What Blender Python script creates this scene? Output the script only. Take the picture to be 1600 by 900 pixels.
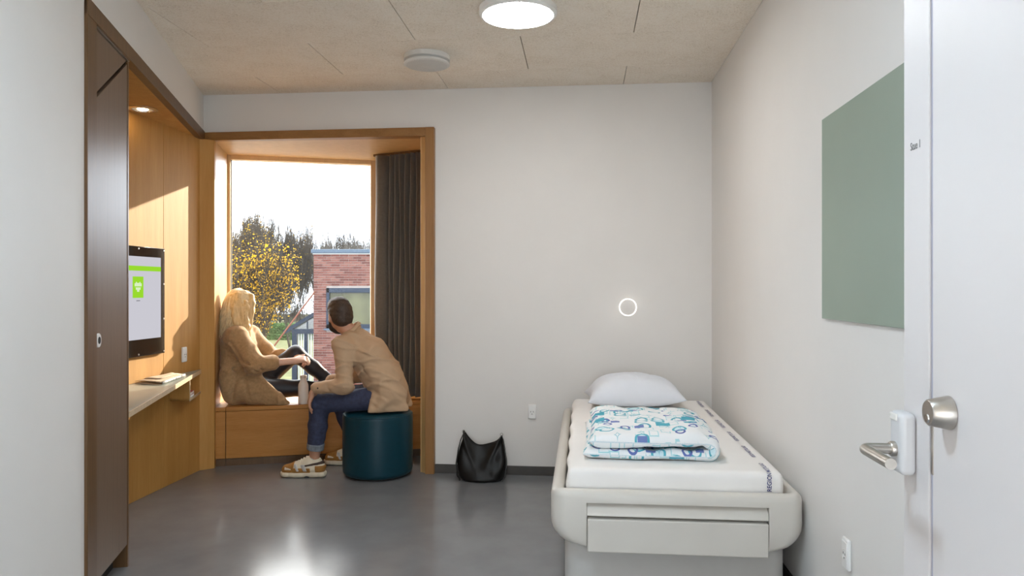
import bpy, bmesh, math, random
import numpy as np
from mathutils import Vector, Matrix
random.seed(7); np.random.seed(7)
S = bpy.context.scene
COL = S.collection
for o in list(bpy.data.objects): bpy.data.objects.remove(o)

# ------------------------------------------------------------------ camera
FPX, EYE, RH = 1140.0, 1.30, 2.70            # focal length in pixels of a 1600 px frame, eye height, room height
cam = bpy.data.cameras.new('camera'); cam.sensor_width = 36.0; cam.lens = FPX/1600*36
co = bpy.data.objects.new('camera', cam); COL.objects.link(co)
co.location = (0, 0, EYE); co.rotation_euler = (math.pi/2, 0, 0); cam.clip_start = .05; cam.clip_end = 500
S.camera = co

# ------------------------------------------------------------------ sky, sun, exposure
S.view_settings.view_transform = 'Standard'; S.view_settings.look = 'None'
S.view_settings.gamma = 1.0; S.view_settings.use_curve_mapping = False
S.view_settings.exposure = 1.0
SKY, SUN, LAMP, SPOT = 4.5, 5.4, 24.0, 4.0
w = bpy.data.worlds.new('sky'); S.world = w; w.use_nodes = True
nt = w.node_tree; nt.nodes.clear()
wo = nt.nodes.new('ShaderNodeOutputWorld'); bg = nt.nodes.new('ShaderNodeBackground')
tc = nt.nodes.new('ShaderNodeTexCoord'); nz = nt.nodes.new('ShaderNodeTexNoise'); rp = nt.nodes.new('ShaderNodeValToRGB')
nz.inputs['Scale'].default_value = 2.2; nz.inputs['Detail'].default_value = 5
rp.color_ramp.elements[0].position = .35; rp.color_ramp.elements[0].color = (.80, .88, 1, 1)
rp.color_ramp.elements[1].position = .65; rp.color_ramp.elements[1].color = (1, .99, .97, 1)
nt.links.new(tc.outputs['Generated'], nz.inputs['Vector']); nt.links.new(nz.outputs['Fac'], rp.inputs['Fac'])
nt.links.new(rp.outputs['Color'], bg.inputs['Color']); bg.inputs['Strength'].default_value = SKY
nt.links.new(bg.outputs[0], wo.inputs['Surface'])
sl = bpy.data.lights.new('sun', 'SUN'); sl.energy = SUN; sl.angle = math.radians(.6); sl.color = (1, .87, .68)
so = bpy.data.objects.new('sun', sl); COL.objects.link(so)
so.rotation_euler = Vector((-.44, -1, -.325)).to_track_quat('-Z', 'Y').to_euler(); so.location = (9, 20, 8)

# ------------------------------------------------------------------ materials
MATS = {}
def _new(name):
    m = bpy.data.materials.new(name); m.use_nodes = True
    MATS[name] = m
    return m, m.node_tree, m.node_tree.nodes['Principled BSDF']
def N(nt, t, **kw):
    n = nt.nodes.new('ShaderNode'+t)
    for k, v in kw.items(): setattr(n, k, v)
    return n
def coords(nt, scale=(1, 1, 1), space='Object', rot=(0, 0, 0)):
    tc = N(nt, 'TexCoord'); mp = N(nt, 'Mapping')
    mp.inputs['Scale'].default_value = scale; mp.inputs['Rotation'].default_value = rot
    nt.links.new(tc.outputs[space], mp.inputs['Vector'])
    return mp.outputs['Vector']
def noise(nt, vec, scale, detail=4, rough=.55, dist=0):
    n = N(nt, 'TexNoise'); n.inputs['Scale'].default_value = scale; n.inputs['Detail'].default_value = detail
    n.inputs['Roughness'].default_value = rough; n.inputs['Distortion'].default_value = dist
    nt.links.new(vec, n.inputs['Vector']); return n.outputs['Fac']
def ramp(nt, fac, stops):
    r = N(nt, 'ValToRGB'); e = r.color_ramp.elements
    while len(e) < len(stops): e.new(.5)
    for el, (p, c) in zip(e, stops): el.position = p; el.color = (*c, 1)
    nt.links.new(fac, r.inputs['Fac']); return r.outputs['Color']
def bump(nt, b, h, strength=.2, dist=.01):
    n = N(nt, 'Bump'); n.inputs['Strength'].default_value = strength; n.inputs['Distance'].default_value = dist
    nt.links.new(h, n.inputs['Height']); nt.links.new(n.outputs[0], b.inputs['Normal'])
def plain(name, col, rough=.5, metal=0, var=.06, scale=20, bmp=0, bd=.002, spec=.5, coat=0, sheen=0, bscale=None):
    m, nt, b = _new(name)
    b.inputs['Roughness'].default_value = rough; b.inputs['Metallic'].default_value = metal
    b.inputs['Specular IOR Level'].default_value = spec; b.inputs['Coat Weight'].default_value = coat
    b.inputs['Sheen Weight'].default_value = sheen
    v = coords(nt); f = noise(nt, v, scale)
    lo = tuple(max(0, c*(1-var)) for c in col); hi = tuple(min(1, c*(1+var)) for c in col)
    nt.links.new(ramp(nt, f, [(.3, lo), (.7, hi)]), b.inputs['Base Color'])
    if bmp: bump(nt, b, noise(nt, v, bscale or scale*4), bmp, bd)
    return m
def wood(name, c1, c2, stretch=(14, 14, .7), rough=.4, c3=None, coat=0, spec=.5):
    m, nt, b = _new(name)
    b.inputs['Roughness'].default_value = rough; b.inputs['Coat Weight'].default_value = coat; b.inputs['Specular IOR Level'].default_value = spec
    v = coords(nt, stretch); f1 = noise(nt, v, 1.4, 6, .6, .6)
    v2 = coords(nt, tuple(s*6 for s in stretch)); f2 = noise(nt, v2, 2.5, 3, .6)
    mx = N(nt, 'Mix'); mx.data_type = 'FLOAT'; mx.inputs[0].default_value = .35
    nt.links.new(f1, mx.inputs[2]); nt.links.new(f2, mx.inputs[3])
    stops = [(.32, c1), (.68, c2)] if c3 is None else [(.28, c1), (.5, c2), (.72, c3)]
    nt.links.new(ramp(nt, mx.outputs[0], stops), b.inputs['Base Color'])
    bump(nt, b, f2, .06, .001)
    return m
def emit(name, col, strength):
    m = bpy.data.materials.new(name); m.use_nodes = True; nt = m.node_tree; nt.nodes.clear()
    o = N(nt, 'OutputMaterial'); e = N(nt, 'Emission'); e.inputs[0].default_value = (*col, 1); e.inputs[1].default_value = strength
    nt.links.new(e.outputs[0], o.inputs[0]); MATS[name] = m; return m
def glass(name, tint=(1, 1, 1), refl=.06, rough=0.0):
    m = bpy.data.materials.new(name); m.use_nodes = True; nt = m.node_tree; nt.nodes.clear()
    o = N(nt, 'OutputMaterial'); t = N(nt, 'BsdfTransparent'); g = N(nt, 'BsdfGlossy'); x = N(nt, 'MixShader')
    t.inputs[0].default_value = (*tint, 1); g.inputs['Roughness'].default_value = rough; x.inputs[0].default_value = refl
    nt.links.new(t.outputs[0], x.inputs[1]); nt.links.new(g.outputs[0], x.inputs[2]); nt.links.new(x.outputs[0], o.inputs[0])
    MATS[name] = m; return m

plain('wall_paint', (.80, .775, .745), .6, var=.012, scale=3, bmp=.05, bd=.001, bscale=160, spec=.3)
plain('wall_paint_side', (.81, .79, .765), .55, var=.012, scale=3, bmp=.05, bd=.001, bscale=160, spec=.3)
plain('door_paint', (.68, .645, .635), .4, var=.01, scale=4, spec=.4)
plain('green_panel', (.275, .345, .275), .4, var=.03, scale=3)
plain('door_edge', (.42, .42, .50), .4)
plain('lino', (.200, .205, .213), .19, var=.07, scale=5, bmp=.04, bd=.001, bscale=30, spec=.62)
plain('skirting', (.065, .058, .052), .5)
plain('dark_gap', (.02, .018, .016), .8)
plain('black_plastic', (.014, .011, .009), .09, spec=.4)
plain('white_plastic', (.86, .85, .83), .35, var=.02)
plain('reader_grey', (.60, .60, .61), .4, var=.02)
plain('socket_hole', (.10, .10, .10), .6)
plain('chrome', (.72, .71, .69), .22, metal=1, var=.03)
plain('steel', (.50, .47, .43), .34, metal=1, var=.05, scale=60)
plain('bed_plastic', (.63, .595, .54), .32, var=.02, scale=6)
plain('bed_base', (.50, .485, .46), .4, var=.02)
plain('sheet', (.86, .83, .80), .75, var=.015, scale=8, bmp=.25, bd=.004, bscale=9)
plain('pillow_cloth', (.80, .835, .90), .75, var=.02, scale=8, bmp=.3, bd=.004, bscale=14)
plain('ink', (.035, .045, .18), .7)
plain('stool_vinyl', (.002, .036, .054), .40, spec=.35, var=.05, scale=30, bmp=.08, bd=.001, bscale=260)
plain('leather_black', (.008, .007, .006), .42, spec=.3, var=.2, scale=14, bmp=.35, bd=.004, bscale=24)
plain('curtain_cloth', (.125, .108, .088), .8, var=.10, scale=60, sheen=.5, bmp=.1, bd=.001, bscale=500)
plain('desk_lino', (.21, .235, .21), .28, var=.04)
plain('ply_edge', (.56, .42, .26), .5, var=.1, scale=60)
plain('paper_cream', (.62, .50, .37), .8, var=.06, scale=30)
plain('book_red', (.45, .10, .07), .5, var=.3, scale=50)
plain('book_blue', (.10, .24, .36), .5, var=.3, scale=50)
plain('paper_white', (.80, .78, .74), .8)
plain('bottle_cream', (.70, .64, .58), .35, var=.02)
plain('bottle_cap', (.55, .47, .40), .35)
plain('skin_pale', (.74, .47, .35), .5, var=.06, scale=25)
plain('skin_tan', (.52, .27, .17), .5, var=.08, scale=25)
plain('hair_strand', (.86, .68, .40), .42, var=.15, scale=26)
plain('hair_dark', (.052, .031, .021), .6, var=.4, scale=120, bmp=.5, bd=.003, bscale=220)
plain('beard_dark', (.030, .019, .014), .7, var=.4, scale=140, bmp=.5, bd=.002, bscale=220)
plain('shirt_tan', (.50, .335, .205), .85, var=.05, scale=12, bmp=.2, bd=.002, bscale=60)
plain('knit_camel', (.40, .245, .115), .9, var=.16, scale=60, bmp=.4, bd=.002, bscale=260, sheen=.2)
plain('denim', (.035, .042, .085), .8, var=.28, scale=45, bmp=.2, bd=.002, bscale=160)
plain('denim_cuff', (.20, .22, .25), .85, var=.2, scale=60)
plain('leggings', (.010, .010, .016), .5, var=.1)
plain('mustard', (.36, .165, .035), .7, var=.15, scale=60)
plain('shoe_cream', (.72, .63, .48), .6, var=.05)
plain('shoe_grey', (.50, .49, .47), .6, var=.05)
plain('shoe_brown', (.055, .030, .018), .6)
plain('eye_white', (.85, .83, .80), .2)
plain('glasses_black', (.02, .02, .02), .3)
plain('coping', (.045, .062, .085), .4, var=.06, spec=.08)
plain('mortar', (.155, .138, .130), .9, var=.1, scale=8, spec=.08)
plain('brick_a', (.080, .030, .024), .85, var=.10, scale=10, spec=.08)
plain('brick_b', (.100, .044, .035), .85, var=.10, scale=10, spec=.08)
plain('brick_c', (.058, .021, .017), .85, var=.10, scale=10, spec=.08)
plain('navy_frame', (.012, .018, .030), .5, spec=.12)
plain('grass', (.10, .105, .05), .9, var=.3, scale=2, spec=.08)
plain('gravel', (.22, .21, .19), .9, var=.2, scale=6, spec=.08)
plain('hedge_leaf', (.06, .10, .035), .8, var=.5, scale=10, spec=.08)
plain('bark', (.040, .034, .028), .9, var=.3, scale=12, spec=.08)
plain('bark_grey', (.075, .068, .062), .9, var=.3, scale=12, spec=.08)
plain('rust_red', (.10, .038, .024), .7, spec=.08)
plain('slat_white', (.30, .31, .30), .6, spec=.08)
plain('outer_render', (.55, .52, .48), .9, spec=.08)
plain('valve_white', (.74, .72, .68), .5, var=.02)
plain('far_interior', (.22, .22, .12), .6, var=.6, scale=1.5)
plain('letter_grey', (.22, .22, .22), .6)
wood('wood_niche', (.46, .225, .055), (.58, .315, .095), (9, 9, .5), .58, spec=.3)
wood('wood_frame', (.26, .118, .034), (.37, .183, .060), (18, 18, .8), .36)
wood('wood_frame_h', (.26, .118, .034), (.37, .183, .060), (.8, 18, 18), .36)
wood('wood_bench', (.42, .175, .034), (.56, .265, .070), (1.1, 7, 13), .45, spec=.3)
wood('hair_blond', (.36, .20, .07), (.78, .56, .27), (70, 70, 5), .45, c3=(.88, .68, .40))
wood('wood_sash', (.62, .42, .21), (.70, .50, .28), (12, 12, .6), .4)
wood('wood_reveal', (.50, .29, .11), (.60, .37, .16), (12, 12, .6), .38)
wood('wood_closet', (.105, .064, .040), (.175, .112, .072), (26, 26, .55), .40, c3=(.13, .082, .052), spec=.35)
wood('wood_closet_frame', (.095, .045, .014), (.15, .075, .026), (22, 22, .6), .4)
emit('lamp_glow', (1, .98, .955), LAMP); emit('fill_glow_cool', (.66, .84, 1), 44); emit('fill_warm', (1, .97, .95), 4); emit('fill_cool', (.78, .90, 1), 5); emit('spot_glow', (1, .78, .48), SPOT*6); emit('ring_glow', (1, .96, .9), 1.3)  # the cool ceiling glow and both shade glows belong to added fill lights
emit('screen_white', (.74, .73, .80), .40); emit('screen_green', (.33, .72, .03), .48); emit('screen_mark', (.80, .92, .66), .50); emit('screen_grey', (.2, .2, .22), .5)
glass('window_glass', (.98, .99, .985), .02, .35); plain('painted_reflection_pane', (.050, .050, .024), .2, var=.5, scale=1.1, spec=.2); glass('house_glass', (.8, .85, .85), .10, .35)  # annex pane is opaque; olive patches in its colour imitate reflected trees

def leafy(name, col, var):
    m, nt, b = _new(name); b.inputs['Roughness'].default_value = .6; b.inputs['Specular IOR Level'].default_value = .1
    c = ramp(nt, noise(nt, coords(nt), 1.6), [(.3, tuple(v*(1-var) for v in col)), (.7, tuple(min(1, v*(1+var)) for v in col))])
    nt.links.new(c, b.inputs['Base Color']); t = N(nt, 'BsdfTranslucent'); nt.links.new(c, t.inputs[0]); x = N(nt, 'MixShader'); x.inputs[0].default_value = .55
    nt.links.new(b.outputs[0], x.inputs[1]); nt.links.new(t.outputs[0], x.inputs[2]); nt.links.new(x.outputs[0], nt.nodes['Material Output'].inputs[0])
leafy('leaf_yellow', (.44, .255, .012), .25); leafy('leaf_olive', (.26, .165, .018), .35)
def woodwool():
    m, nt, b = _new('wood_wool'); b.inputs['Roughness'].default_value = .9; b.inputs['Specular IOR Level'].default_value = .1
    v = coords(nt); f = noise(nt, v, 95, 3, .7, 1.2); g = noise(nt, v, 5, 3); h = noise(nt, coords(nt, (40, 160, 40)), 1.0, 3, .7, 2.0)
    mx = N(nt, 'Mix'); mx.data_type = 'FLOAT'; mx.inputs[0].default_value = .25; nt.links.new(f, mx.inputs[2]); nt.links.new(g, mx.inputs[3])
    mx2 = N(nt, 'Mix'); mx2.data_type = 'FLOAT'; mx2.inputs[0].default_value = .35; nt.links.new(mx.outputs[0], mx2.inputs[2]); nt.links.new(h, mx2.inputs[3])
    nt.links.new(ramp(nt, mx2.outputs[0], [(.33, (.56, .475, .37)), (.47, (.90, .81, .69)), (.62, (.96, .90, .81))]), b.inputs['Base Color'])
    bump(nt, b, f, .8, .006)
woodwool()
def brick_far():
    m, nt, b = _new('brick_far'); b.inputs['Roughness'].default_value = .9
    v = coords(nt, rot=(math.pi/2, 0, 0)); t = N(nt, 'TexBrick')
    for k, val in (('Scale', 1), ('Mortar Size', .013), ('Brick Width', .24), ('Row Height', .0667)): t.inputs[k].default_value = val
    for k, c in (('Color1', (.30, .115, .085)), ('Color2', (.24, .085, .075)), ('Mortar', (.60, .55, .52))): t.inputs[k].default_value = (*c, 1)
    nt.links.new(v, t.inputs['Vector']); nt.links.new(t.outputs['Color'], b.inputs['Base Color'])
brick_far()
def quilt():
    m, nt, b = _new('quilt_print'); b.inputs['Roughness'].default_value = .85
    uv = N(nt, 'TexCoord').outputs['UV']
    cur = (.84, .86, .87)
    last = None
    def over(fac, col):
        nonlocal last
        x = N(nt, 'Mix'); x.data_type = 'RGBA'; nt.links.new(fac, x.inputs[0])
        if last is None: x.inputs[6].default_value = (*cur, 1)
        else: nt.links.new(last, x.inputs[6])
        x.inputs[7].default_value = (*col, 1); last = x.outputs[2]
    def math_(op, a, bb=None):
        n = N(nt, 'Math', operation=op)
        for i, q in enumerate((a, bb)):
            if q is None: continue
            if isinstance(q, (int, float)): n.inputs[i].default_value = q
            else: nt.links.new(q, n.inputs[i])
        return n.outputs[0]
    def cells(scale, off, metric, lo, hi, thr, col, sx=1, rand=.8):
        mp = N(nt, 'Mapping'); mp.inputs['Location'].default_value = off; mp.inputs['Scale'].default_value = (sx, 1, 1)
        nt.links.new(uv, mp.inputs['Vector'])
        vo = N(nt, 'TexVoronoi', voronoi_dimensions='2D', distance=metric); vo.inputs['Scale'].default_value = scale; vo.inputs['Randomness'].default_value = rand
        nt.links.new(mp.outputs[0], vo.inputs['Vector'])
        d = vo.outputs['Distance']; r = N(nt, 'SeparateColor'); nt.links.new(vo.outputs['Color'], r.inputs[0])
        f = math_('MULTIPLY', math_('MULTIPLY', math_('GREATER_THAN', d, lo), math_('LESS_THAN', d, hi)), math_('GREATER_THAN', r.outputs[0], thr))
        over(f, col)
    cells(14, (0, 0, 0), 'CHEBYCHEV', .32, .40, .5, (.42, .70, .74), 1.4)
    cells(12, (3, 1, 0), 'EUCLIDEAN', .26, .38, .55, (.10, .42, .52), 1.0)
    cells(12, (3, 1, 0), 'EUCLIDEAN', -1, .26, .80, (.62, .80, .85), 1.0)
    cells(11, (7, 5, 0), 'MINKOWSKI', .24, .35, .62, (.13, .50, .58), 1.6)
    cells(11, (11, 2, 0), 'EUCLIDEAN', .18, .30, .74, (.12, .16, .42), 1.2)
    cells(14, (1, 9, 0), 'CHEBYCHEV', -1, .20, .84, (.16, .22, .48), .7)
    cells(9, (5, 13, 0), 'CHEBYCHEV', -1, .22, .80, (.08, .40, .52), .8)
    nt.links.new(last, b.inputs['Base Color'])
    bump(nt, b, noise(nt, coords(nt), 55, 3), .35, .004)
quilt()
def newsprint():
    m, nt, b = _new('newsprint'); b.inputs['Roughness'].default_value = .85
    f = noise(nt, coords(nt, (60, 140, 60)), 1, 2, .5)
    nt.links.new(ramp(nt, f, [(.40, (.12, .12, .13)), (.52, (.62, .60, .57)), (.6, (.72, .70, .66))]), b.inputs['Base Color'])
newsprint()

# ------------------------------------------------------------------ building helpers
class MB:
    def __init__(s): s.v = []; s.f = []
    def add(s, v, f):
        n = len(s.v); s.v += [tuple(p) for p in v]; s.f += [tuple(i+n for i in q) for q in f]; return s
    def box(s, x0, x1, y0, y1, z0, z1, M=None):
        v = [Vector(p) for p in ((x0,y0,z0),(x1,y0,z0),(x1,y1,z0),(x0,y1,z0),(x0,y0,z1),(x1,y0,z1),(x1,y1,z1),(x0,y1,z1))]
        if M is not None: v = [M @ p for p in v]
        return s.add(v, [(3,2,1,0),(4,5,6,7),(0,1,5,4),(1,2,6,5),(2,3,7,6),(3,0,4,7)])
    def prism(s, poly, z0, z1):
        if sum(poly[i][0]*poly[(i+1)%len(poly)][1]-poly[(i+1)%len(poly)][0]*poly[i][1] for i in range(len(poly))) < 0: poly = poly[::-1]
        n = len(poly); v = [(x, y, z0) for x, y in poly]+[(x, y, z1) for x, y in poly]
        return s.add(v, [tuple(range(n-1,-1,-1)), tuple(range(n, 2*n))]+[(i,(i+1)%n,n+(i+1)%n,n+i) for i in range(n)])
    def tube(s, pts, r, n=10, caps=True):
        pts = [Vector(p) for p in pts]; rs = r if isinstance(r, (list, tuple)) else [r]*len(pts)
        base = len(s.v); up = None
        for i, p in enumerate(pts):
            t = (pts[min(i+1, len(pts)-1)]-pts[max(i-1, 0)]).normalized()
            if up is None: up = t.orthogonal().normalized()
            up = (up - t*up.dot(t)).normalized(); sd = t.cross(up)
            for k in range(n):
                a = 2*math.pi*k/n; s.v.append(tuple(p+(up*math.cos(a)+sd*math.sin(a))*rs[i]))
        for i in range(len(pts)-1):
            for k in range(n):
                a, b2 = base+i*n+k, base+i*n+(k+1)%n; s.f.append((a, b2, b2+n, a+n))
        if caps:
            s.f.append(tuple(base+k for k in range(n-1,-1,-1))); s.f.append(tuple(base+(len(pts)-1)*n+k for k in range(n)))
        return s
    def lathe(s, prof, n=40, M=None, closed=False):
        base = len(s.v); vs = []
        for r, z in prof:
            for k in range(n):
                a = 2*math.pi*k/n; p = Vector((r*math.cos(a), r*math.sin(a), z)); vs.append(tuple(M @ p if M is not None else p))
        s.v += vs
        m = len(prof)
        for i in range(m if closed else m-1):
            for k in range(n):
                a, b2 = base+i*n+k, base+i*n+(k+1)%n; c, d = base+((i+1)%m)*n+(k+1)%n, base+((i+1)%m)*n+k
                s.f.append((a, b2, c, d))
        if not closed:
            s.f.append(tuple(base+k for k in range(n-1,-1,-1))); s.f.append(tuple(base+(m-1)*n+k for k in range(n)))
        return s
    def grid(s, fn, nu, nv, close_u=False):
        base = len(s.v)
        for i in range(nu):
            for j in range(nv): s.v.append(tuple(fn(i/(nu if close_u else nu-1), j/(nv-1))))
        for i in range(nu if close_u else nu-1):
            for j in range(nv-1):
                a = base+i*nv+j; c = base+((i+1)%nu)*nv+j; s.f.append((a, c, c+1, a+1))
        return s
def mesh_of(name, v, f, mat, smooth=None):
    me = bpy.data.meshes.new(name); me.from_pydata(v, [], f); me.validate()
    bm = bmesh.new(); bm.from_mesh(me); bmesh.ops.recalc_face_normals(bm, faces=bm.faces); bm.to_mesh(me); bm.free()
    if mat is not None: me.materials.append(MATS[mat] if isinstance(mat, str) else mat)
    if smooth is not None:
        me.polygons.foreach_set('use_smooth', [True]*len(me.polygons))
        if smooth < 179: me.set_sharp_from_angle(angle=math.radians(smooth))
    me.update(); return me
def link(name, me, parent=None):
    o = bpy.data.objects.new(name, me); COL.objects.link(o)
    if parent is not None: o.parent = parent
    return o
def world_m(o):
    m = Matrix.LocRotScale(o.location, o.rotation_euler, o.scale)
    return world_m(o.parent) @ m if o.parent is not None else m
def build(mb, name, mat, parent=None, bevel=0, smooth=None, world=False, seg=2, subd=0, origin=None):
    """one mesh object; world=True: the vertices are world positions, moved into the parent's frame"""
    v = mb.v
    if world and parent is not None:
        inv = world_m(parent).inverted(); v = [tuple(inv @ Vector(p)) for p in v]
    if origin is not None: v = [(p[0]-origin[0], p[1]-origin[1], p[2]-origin[2]) for p in v]
    if smooth is None and bevel: smooth = 40
    o = link(name, mesh_of(name, v, mb.f, mat, smooth), parent)
    if origin is not None: o.location = origin
    if bevel:
        b = o.modifiers.new('bevel', 'BEVEL'); b.width = bevel; b.segments = seg; b.limit_method = 'ANGLE'; b.angle_limit = math.radians(40)
    if subd:
        b = o.modifiers.new('sub', 'SUBSURF'); b.levels = subd; b.render_levels = subd
    return o
def tag(o, label, cat, group=None, kind=None):
    o['label'] = label; o['category'] = cat
    if group: o['group'] = group
    if kind: o['kind'] = kind
    return o
def empty(name, loc, rz, label, cat, group=None, kind=None):
    o = bpy.data.objects.new(name, None); COL.objects.link(o); o.empty_display_size = .1
    o.location = loc; o.rotation_euler = (0, 0, rz); return tag(o, label, cat, group, kind)
def apply_mods(o):
    dg = bpy.context.evaluated_depsgraph_get(); me = bpy.data.meshes.new_from_object(o.evaluated_get(dg))
    o.modifiers.clear(); o.data = me
def cut(o, cutter):
    c = bpy.data.objects.new('cutter', mesh_of('cutter', cutter.v, cutter.f, None)); COL.objects.link(c)
    c.matrix_world = world_m(o)
    m = o.modifiers.new('cut', 'BOOLEAN'); m.operation = 'DIFFERENCE'; m.object = c; m.solver = 'EXACT'
    bpy.context.view_layer.update(); apply_mods(o); bpy.data.objects.remove(c)

# frames: R = right and back wall (perpendicular), L = left wall and window bay (turned the other way)
KR, KL = .0965, .2364
AR, AL = -math.atan(KR), math.atan(KL)
CR = Vector((1.357, 4.957)); L0 = Vector((-2.243, 5.304)); B0 = Vector((-2.156, 5.297)); P0 = Vector((-2.303, 4.40))
E1 = Vector((math.cos(AR), math.sin(AR))); E2 = Vector((-math.sin(AR), math.cos(AR)))
U = Vector((math.cos(AL), math.sin(AL))); V = Vector((-math.sin(AL), math.cos(AL)))
def RF(a, b): return tuple(CR+E1*a+E2*b)
def LF(p, q): return tuple(L0+U*p+V*q)
def BF(p, q): return tuple(B0+U*p+V*q)
def PF(d, s): return tuple(P0+E1*d+E2*s)
def hit(x, P, n):
    """point of the pixel column x on the upright plane through P with normal n"""
    r = Vector(((x-800)/FPX, 1)); t = P.dot(n)/r.dot(n); return r*t
def px(x, y, Y): return Vector(((x-800)/FPX*Y, Y, EYE-(y-450)/FPX*Y))
def zat(y, Y): return EYE-(y-450)/FPX*Y
def a_back(x, proud=0): return (hit(x, CR-E2*proud, E2)-CR).dot(E1)
def b_right(x): return (hit(x, CR, E1)-CR).dot(E2)
def q_left(x): return (hit(x, L0, U)-L0).dot(V)
def s_panel(x): return (hit(x, P0, E1)-P0).dot(E2)
# ------------------------------------------------------------------ the room
def meet(P, d, Q, e):
    t = (Q-P).cross(e)/d.cross(e) if hasattr(d, 'cross') else 0
    return P+d*t
def meet(P, d, Q, e):
    den = d.x*e.y-d.y*e.x; t = ((Q.x-P.x)*e.y-(Q.y-P.y)*e.x)/den; return P+d*t
YB = -1.7
def at_Y(P, d, Y): return P+d*((Y-P.y)/d.y)
DEPTH = .606                                                   # bay depth at its left reveal
JR = CR+E1*a_back(657)                                          # right inner jamb
RD = Vector((-.085, 1)).normalized()
WL = B0+V*DEPTH; WR = meet(WL, U, JR, RD)                       # window line ends
BR = meet(B0, U, JR, RD)                                        # bench front, right end
r0, l0 = at_Y(CR, E2, YB), at_Y(L0, V, YB)
pe = meet(P0, E2, L0, V)                                        # where the niche panel meets the left wall line
pn = PF(0, -2.0)

fl = MB().prism([tuple(r0+Vector((.3, 0))), tuple(CR+E1*.3+E2*.3), tuple(JR+Vector((.2, .3))), tuple(WR+Vector((.1, .1))), tuple(WL+Vector((-.1, .1))), (-2.6, 5.4), (-2.75, 3.2), tuple(l0+Vector((-.2, 0)))], -.12, 0)
tag(build(fl, 'floor', 'lino'), 'grey linoleum floor with soft window reflections', 'floor', kind='structure')

# ceiling: a slab with wood-wool panels in staggered rows
cl = MB().prism([tuple(r0+Vector((.3, 0))), tuple(CR+E1*.3+E2*.3), tuple(JR+Vector((.2, .3))), (-2.5, 5.7), (-2.75, 3.2), tuple(l0+Vector((-.3, 0)))], RH+.018, RH+.15)
ceil = tag(build(cl, 'ceiling', 'dark_gap'), 'ceiling of pale wood-wool acoustic panels in staggered rows', 'ceiling', kind='structure')
def clip(poly, P, n):
    out = []
    for i in range(len(poly)):
        a, b = poly[i], poly[(i+1)%len(poly)]; da, db = (a-P).dot(n), (b-P).dot(n)
        if da <= 0: out.append(a)
        if da*db < 0: out.append(a+(b-a)*(da/(da-db)))
    return out
def ceil_rows():
    # in the R frame: b = 0 at the back wall, a = 0 at the right wall
    rows = [0, -.41]
    while rows[-1] > -7.2: rows.append(rows[-1]-.608)
    for i in range(len(rows)-1):
        b1, b0 = rows[i], rows[i+1]
        shift = -.595 if i % 2 == 0 else 0.0
        a1 = shift if i % 2 == 0 else 0.0
        edges = [0.0]
        a = shift if i % 2 == 0 else -1.219
        while a > -5: edges.append(a); a -= 1.219
        for k in range(len(edges)-1):
            g = .0022; e0, e1 = edges[k+1]+g, edges[k]-(g if k else 0)
            poly = [Vector(RF(x, y)) for x, y in ((e0, b0+.0012), (e1, b0+.0012), (e1, b1-.0012), (e0, b1-.0012))]
            poly = clip(poly, L0-U*.004, -U)
            poly = clip(poly, Vector((0, YB)), Vector((0, -1)))
            if len(poly) < 3: continue
            c = sum(poly, Vector((0, 0)))/len(poly)
            if max(p.y for p in poly) < YB+.02: continue
            build(MB().prism([tuple(p) for p in poly], RH, RH+.02), 'ceiling_panel', 'wood_wool', ceil, bevel=.0012, seg=1, origin=(c.x, c.y, RH))
ceil_rows()

# walls
wr = MB().prism([tuple(r0), tuple(CR+E2*.25), tuple(CR+E2*.25+E1*.2), tuple(r0+E1*.2)], 0, RH+.1)
tag(build(wr, 'wall_right', 'wall_paint_side'), 'smooth white painted side wall beside the bed', 'wall', kind='structure')
aJ = a_back(670)
wb = MB().prism([RF(aJ, 0), RF(0, 0), RF(0, .25), RF(aJ, .25)], 0, RH+.1)
aL = (L0-CR).dot(E1)
wb.prism([RF(aL-.1, 0), RF(aJ, 0), RF(aJ, .14), RF(aL-.1, .02)], 2.40, RH+.1)
tag(build(wb, 'wall_back', 'wall_paint'), 'smooth white painted end wall around the window bay', 'wall', kind='structure')
qc0, qc1 = q_left(131.5), q_left(200.5)                          # closet span
wl = MB().prism([tuple(l0), LF(0, qc0), LF(-.75, qc0), tuple(l0+Vector((-.75, 0)))], 0, RH+.1)
wl.prism([LF(0, qc0), LF(0, .03), LF(-.75, .03), LF(-.75, qc0)], 2.43, RH+.1)
tag(build(wl, 'wall_left', 'wall_paint'), 'white painted wall with header over closet and desk niche', 'wall', kind='structure')
tag(build(MB().box(-2.6, 1.6, YB-.2, YB, 0, RH+.1), 'wall_rear', 'wall_paint'), 'white painted wall at the entrance end of the room', 'wall', kind='structure')

# wooden lining of the niche: upright panels, a soffit and a corner post
nich = empty('wall_niche', (*PF(0, 0), 0), AR, 'warm orange-brown wood panelled niche wall with dark display', 'wall', kind='structure')
s0 = -1.9; s1 = (pe-P0).dot(E2)
seams = [s0, s_panel(205)-.43, s_panel(255.5), s1+.02]
for i in range(3):
    build(MB().box(-.06, 0, seams[i]+.0012, seams[i+1]-.0012, 0, 2.37), 'panel', 'wood_niche', nich, bevel=.0015)
build(MB().box(-.2, -.058, s0, s1+.25, 0, 2.5), 'backing', 'outer_render', nich)
sof = MB().prism([LF(-.004, qc1-.3), LF(-.004, -.05), PF(-.05, s1+.05), PF(-.05, s0)], 2.365, 2.44)
build(sof, 'soffit', 'wood_niche', nich, world=True)
build(MB().prism([(-2.219, 5.20), (-2.146, 5.262), (-2.155, 5.31), (-2.30, 5.45), (-2.45, 5.40), (-2.34, 5.15)], 0, 2.365), 'corner_post', 'wood_niche', nich, world=True, bevel=.002)
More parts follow.
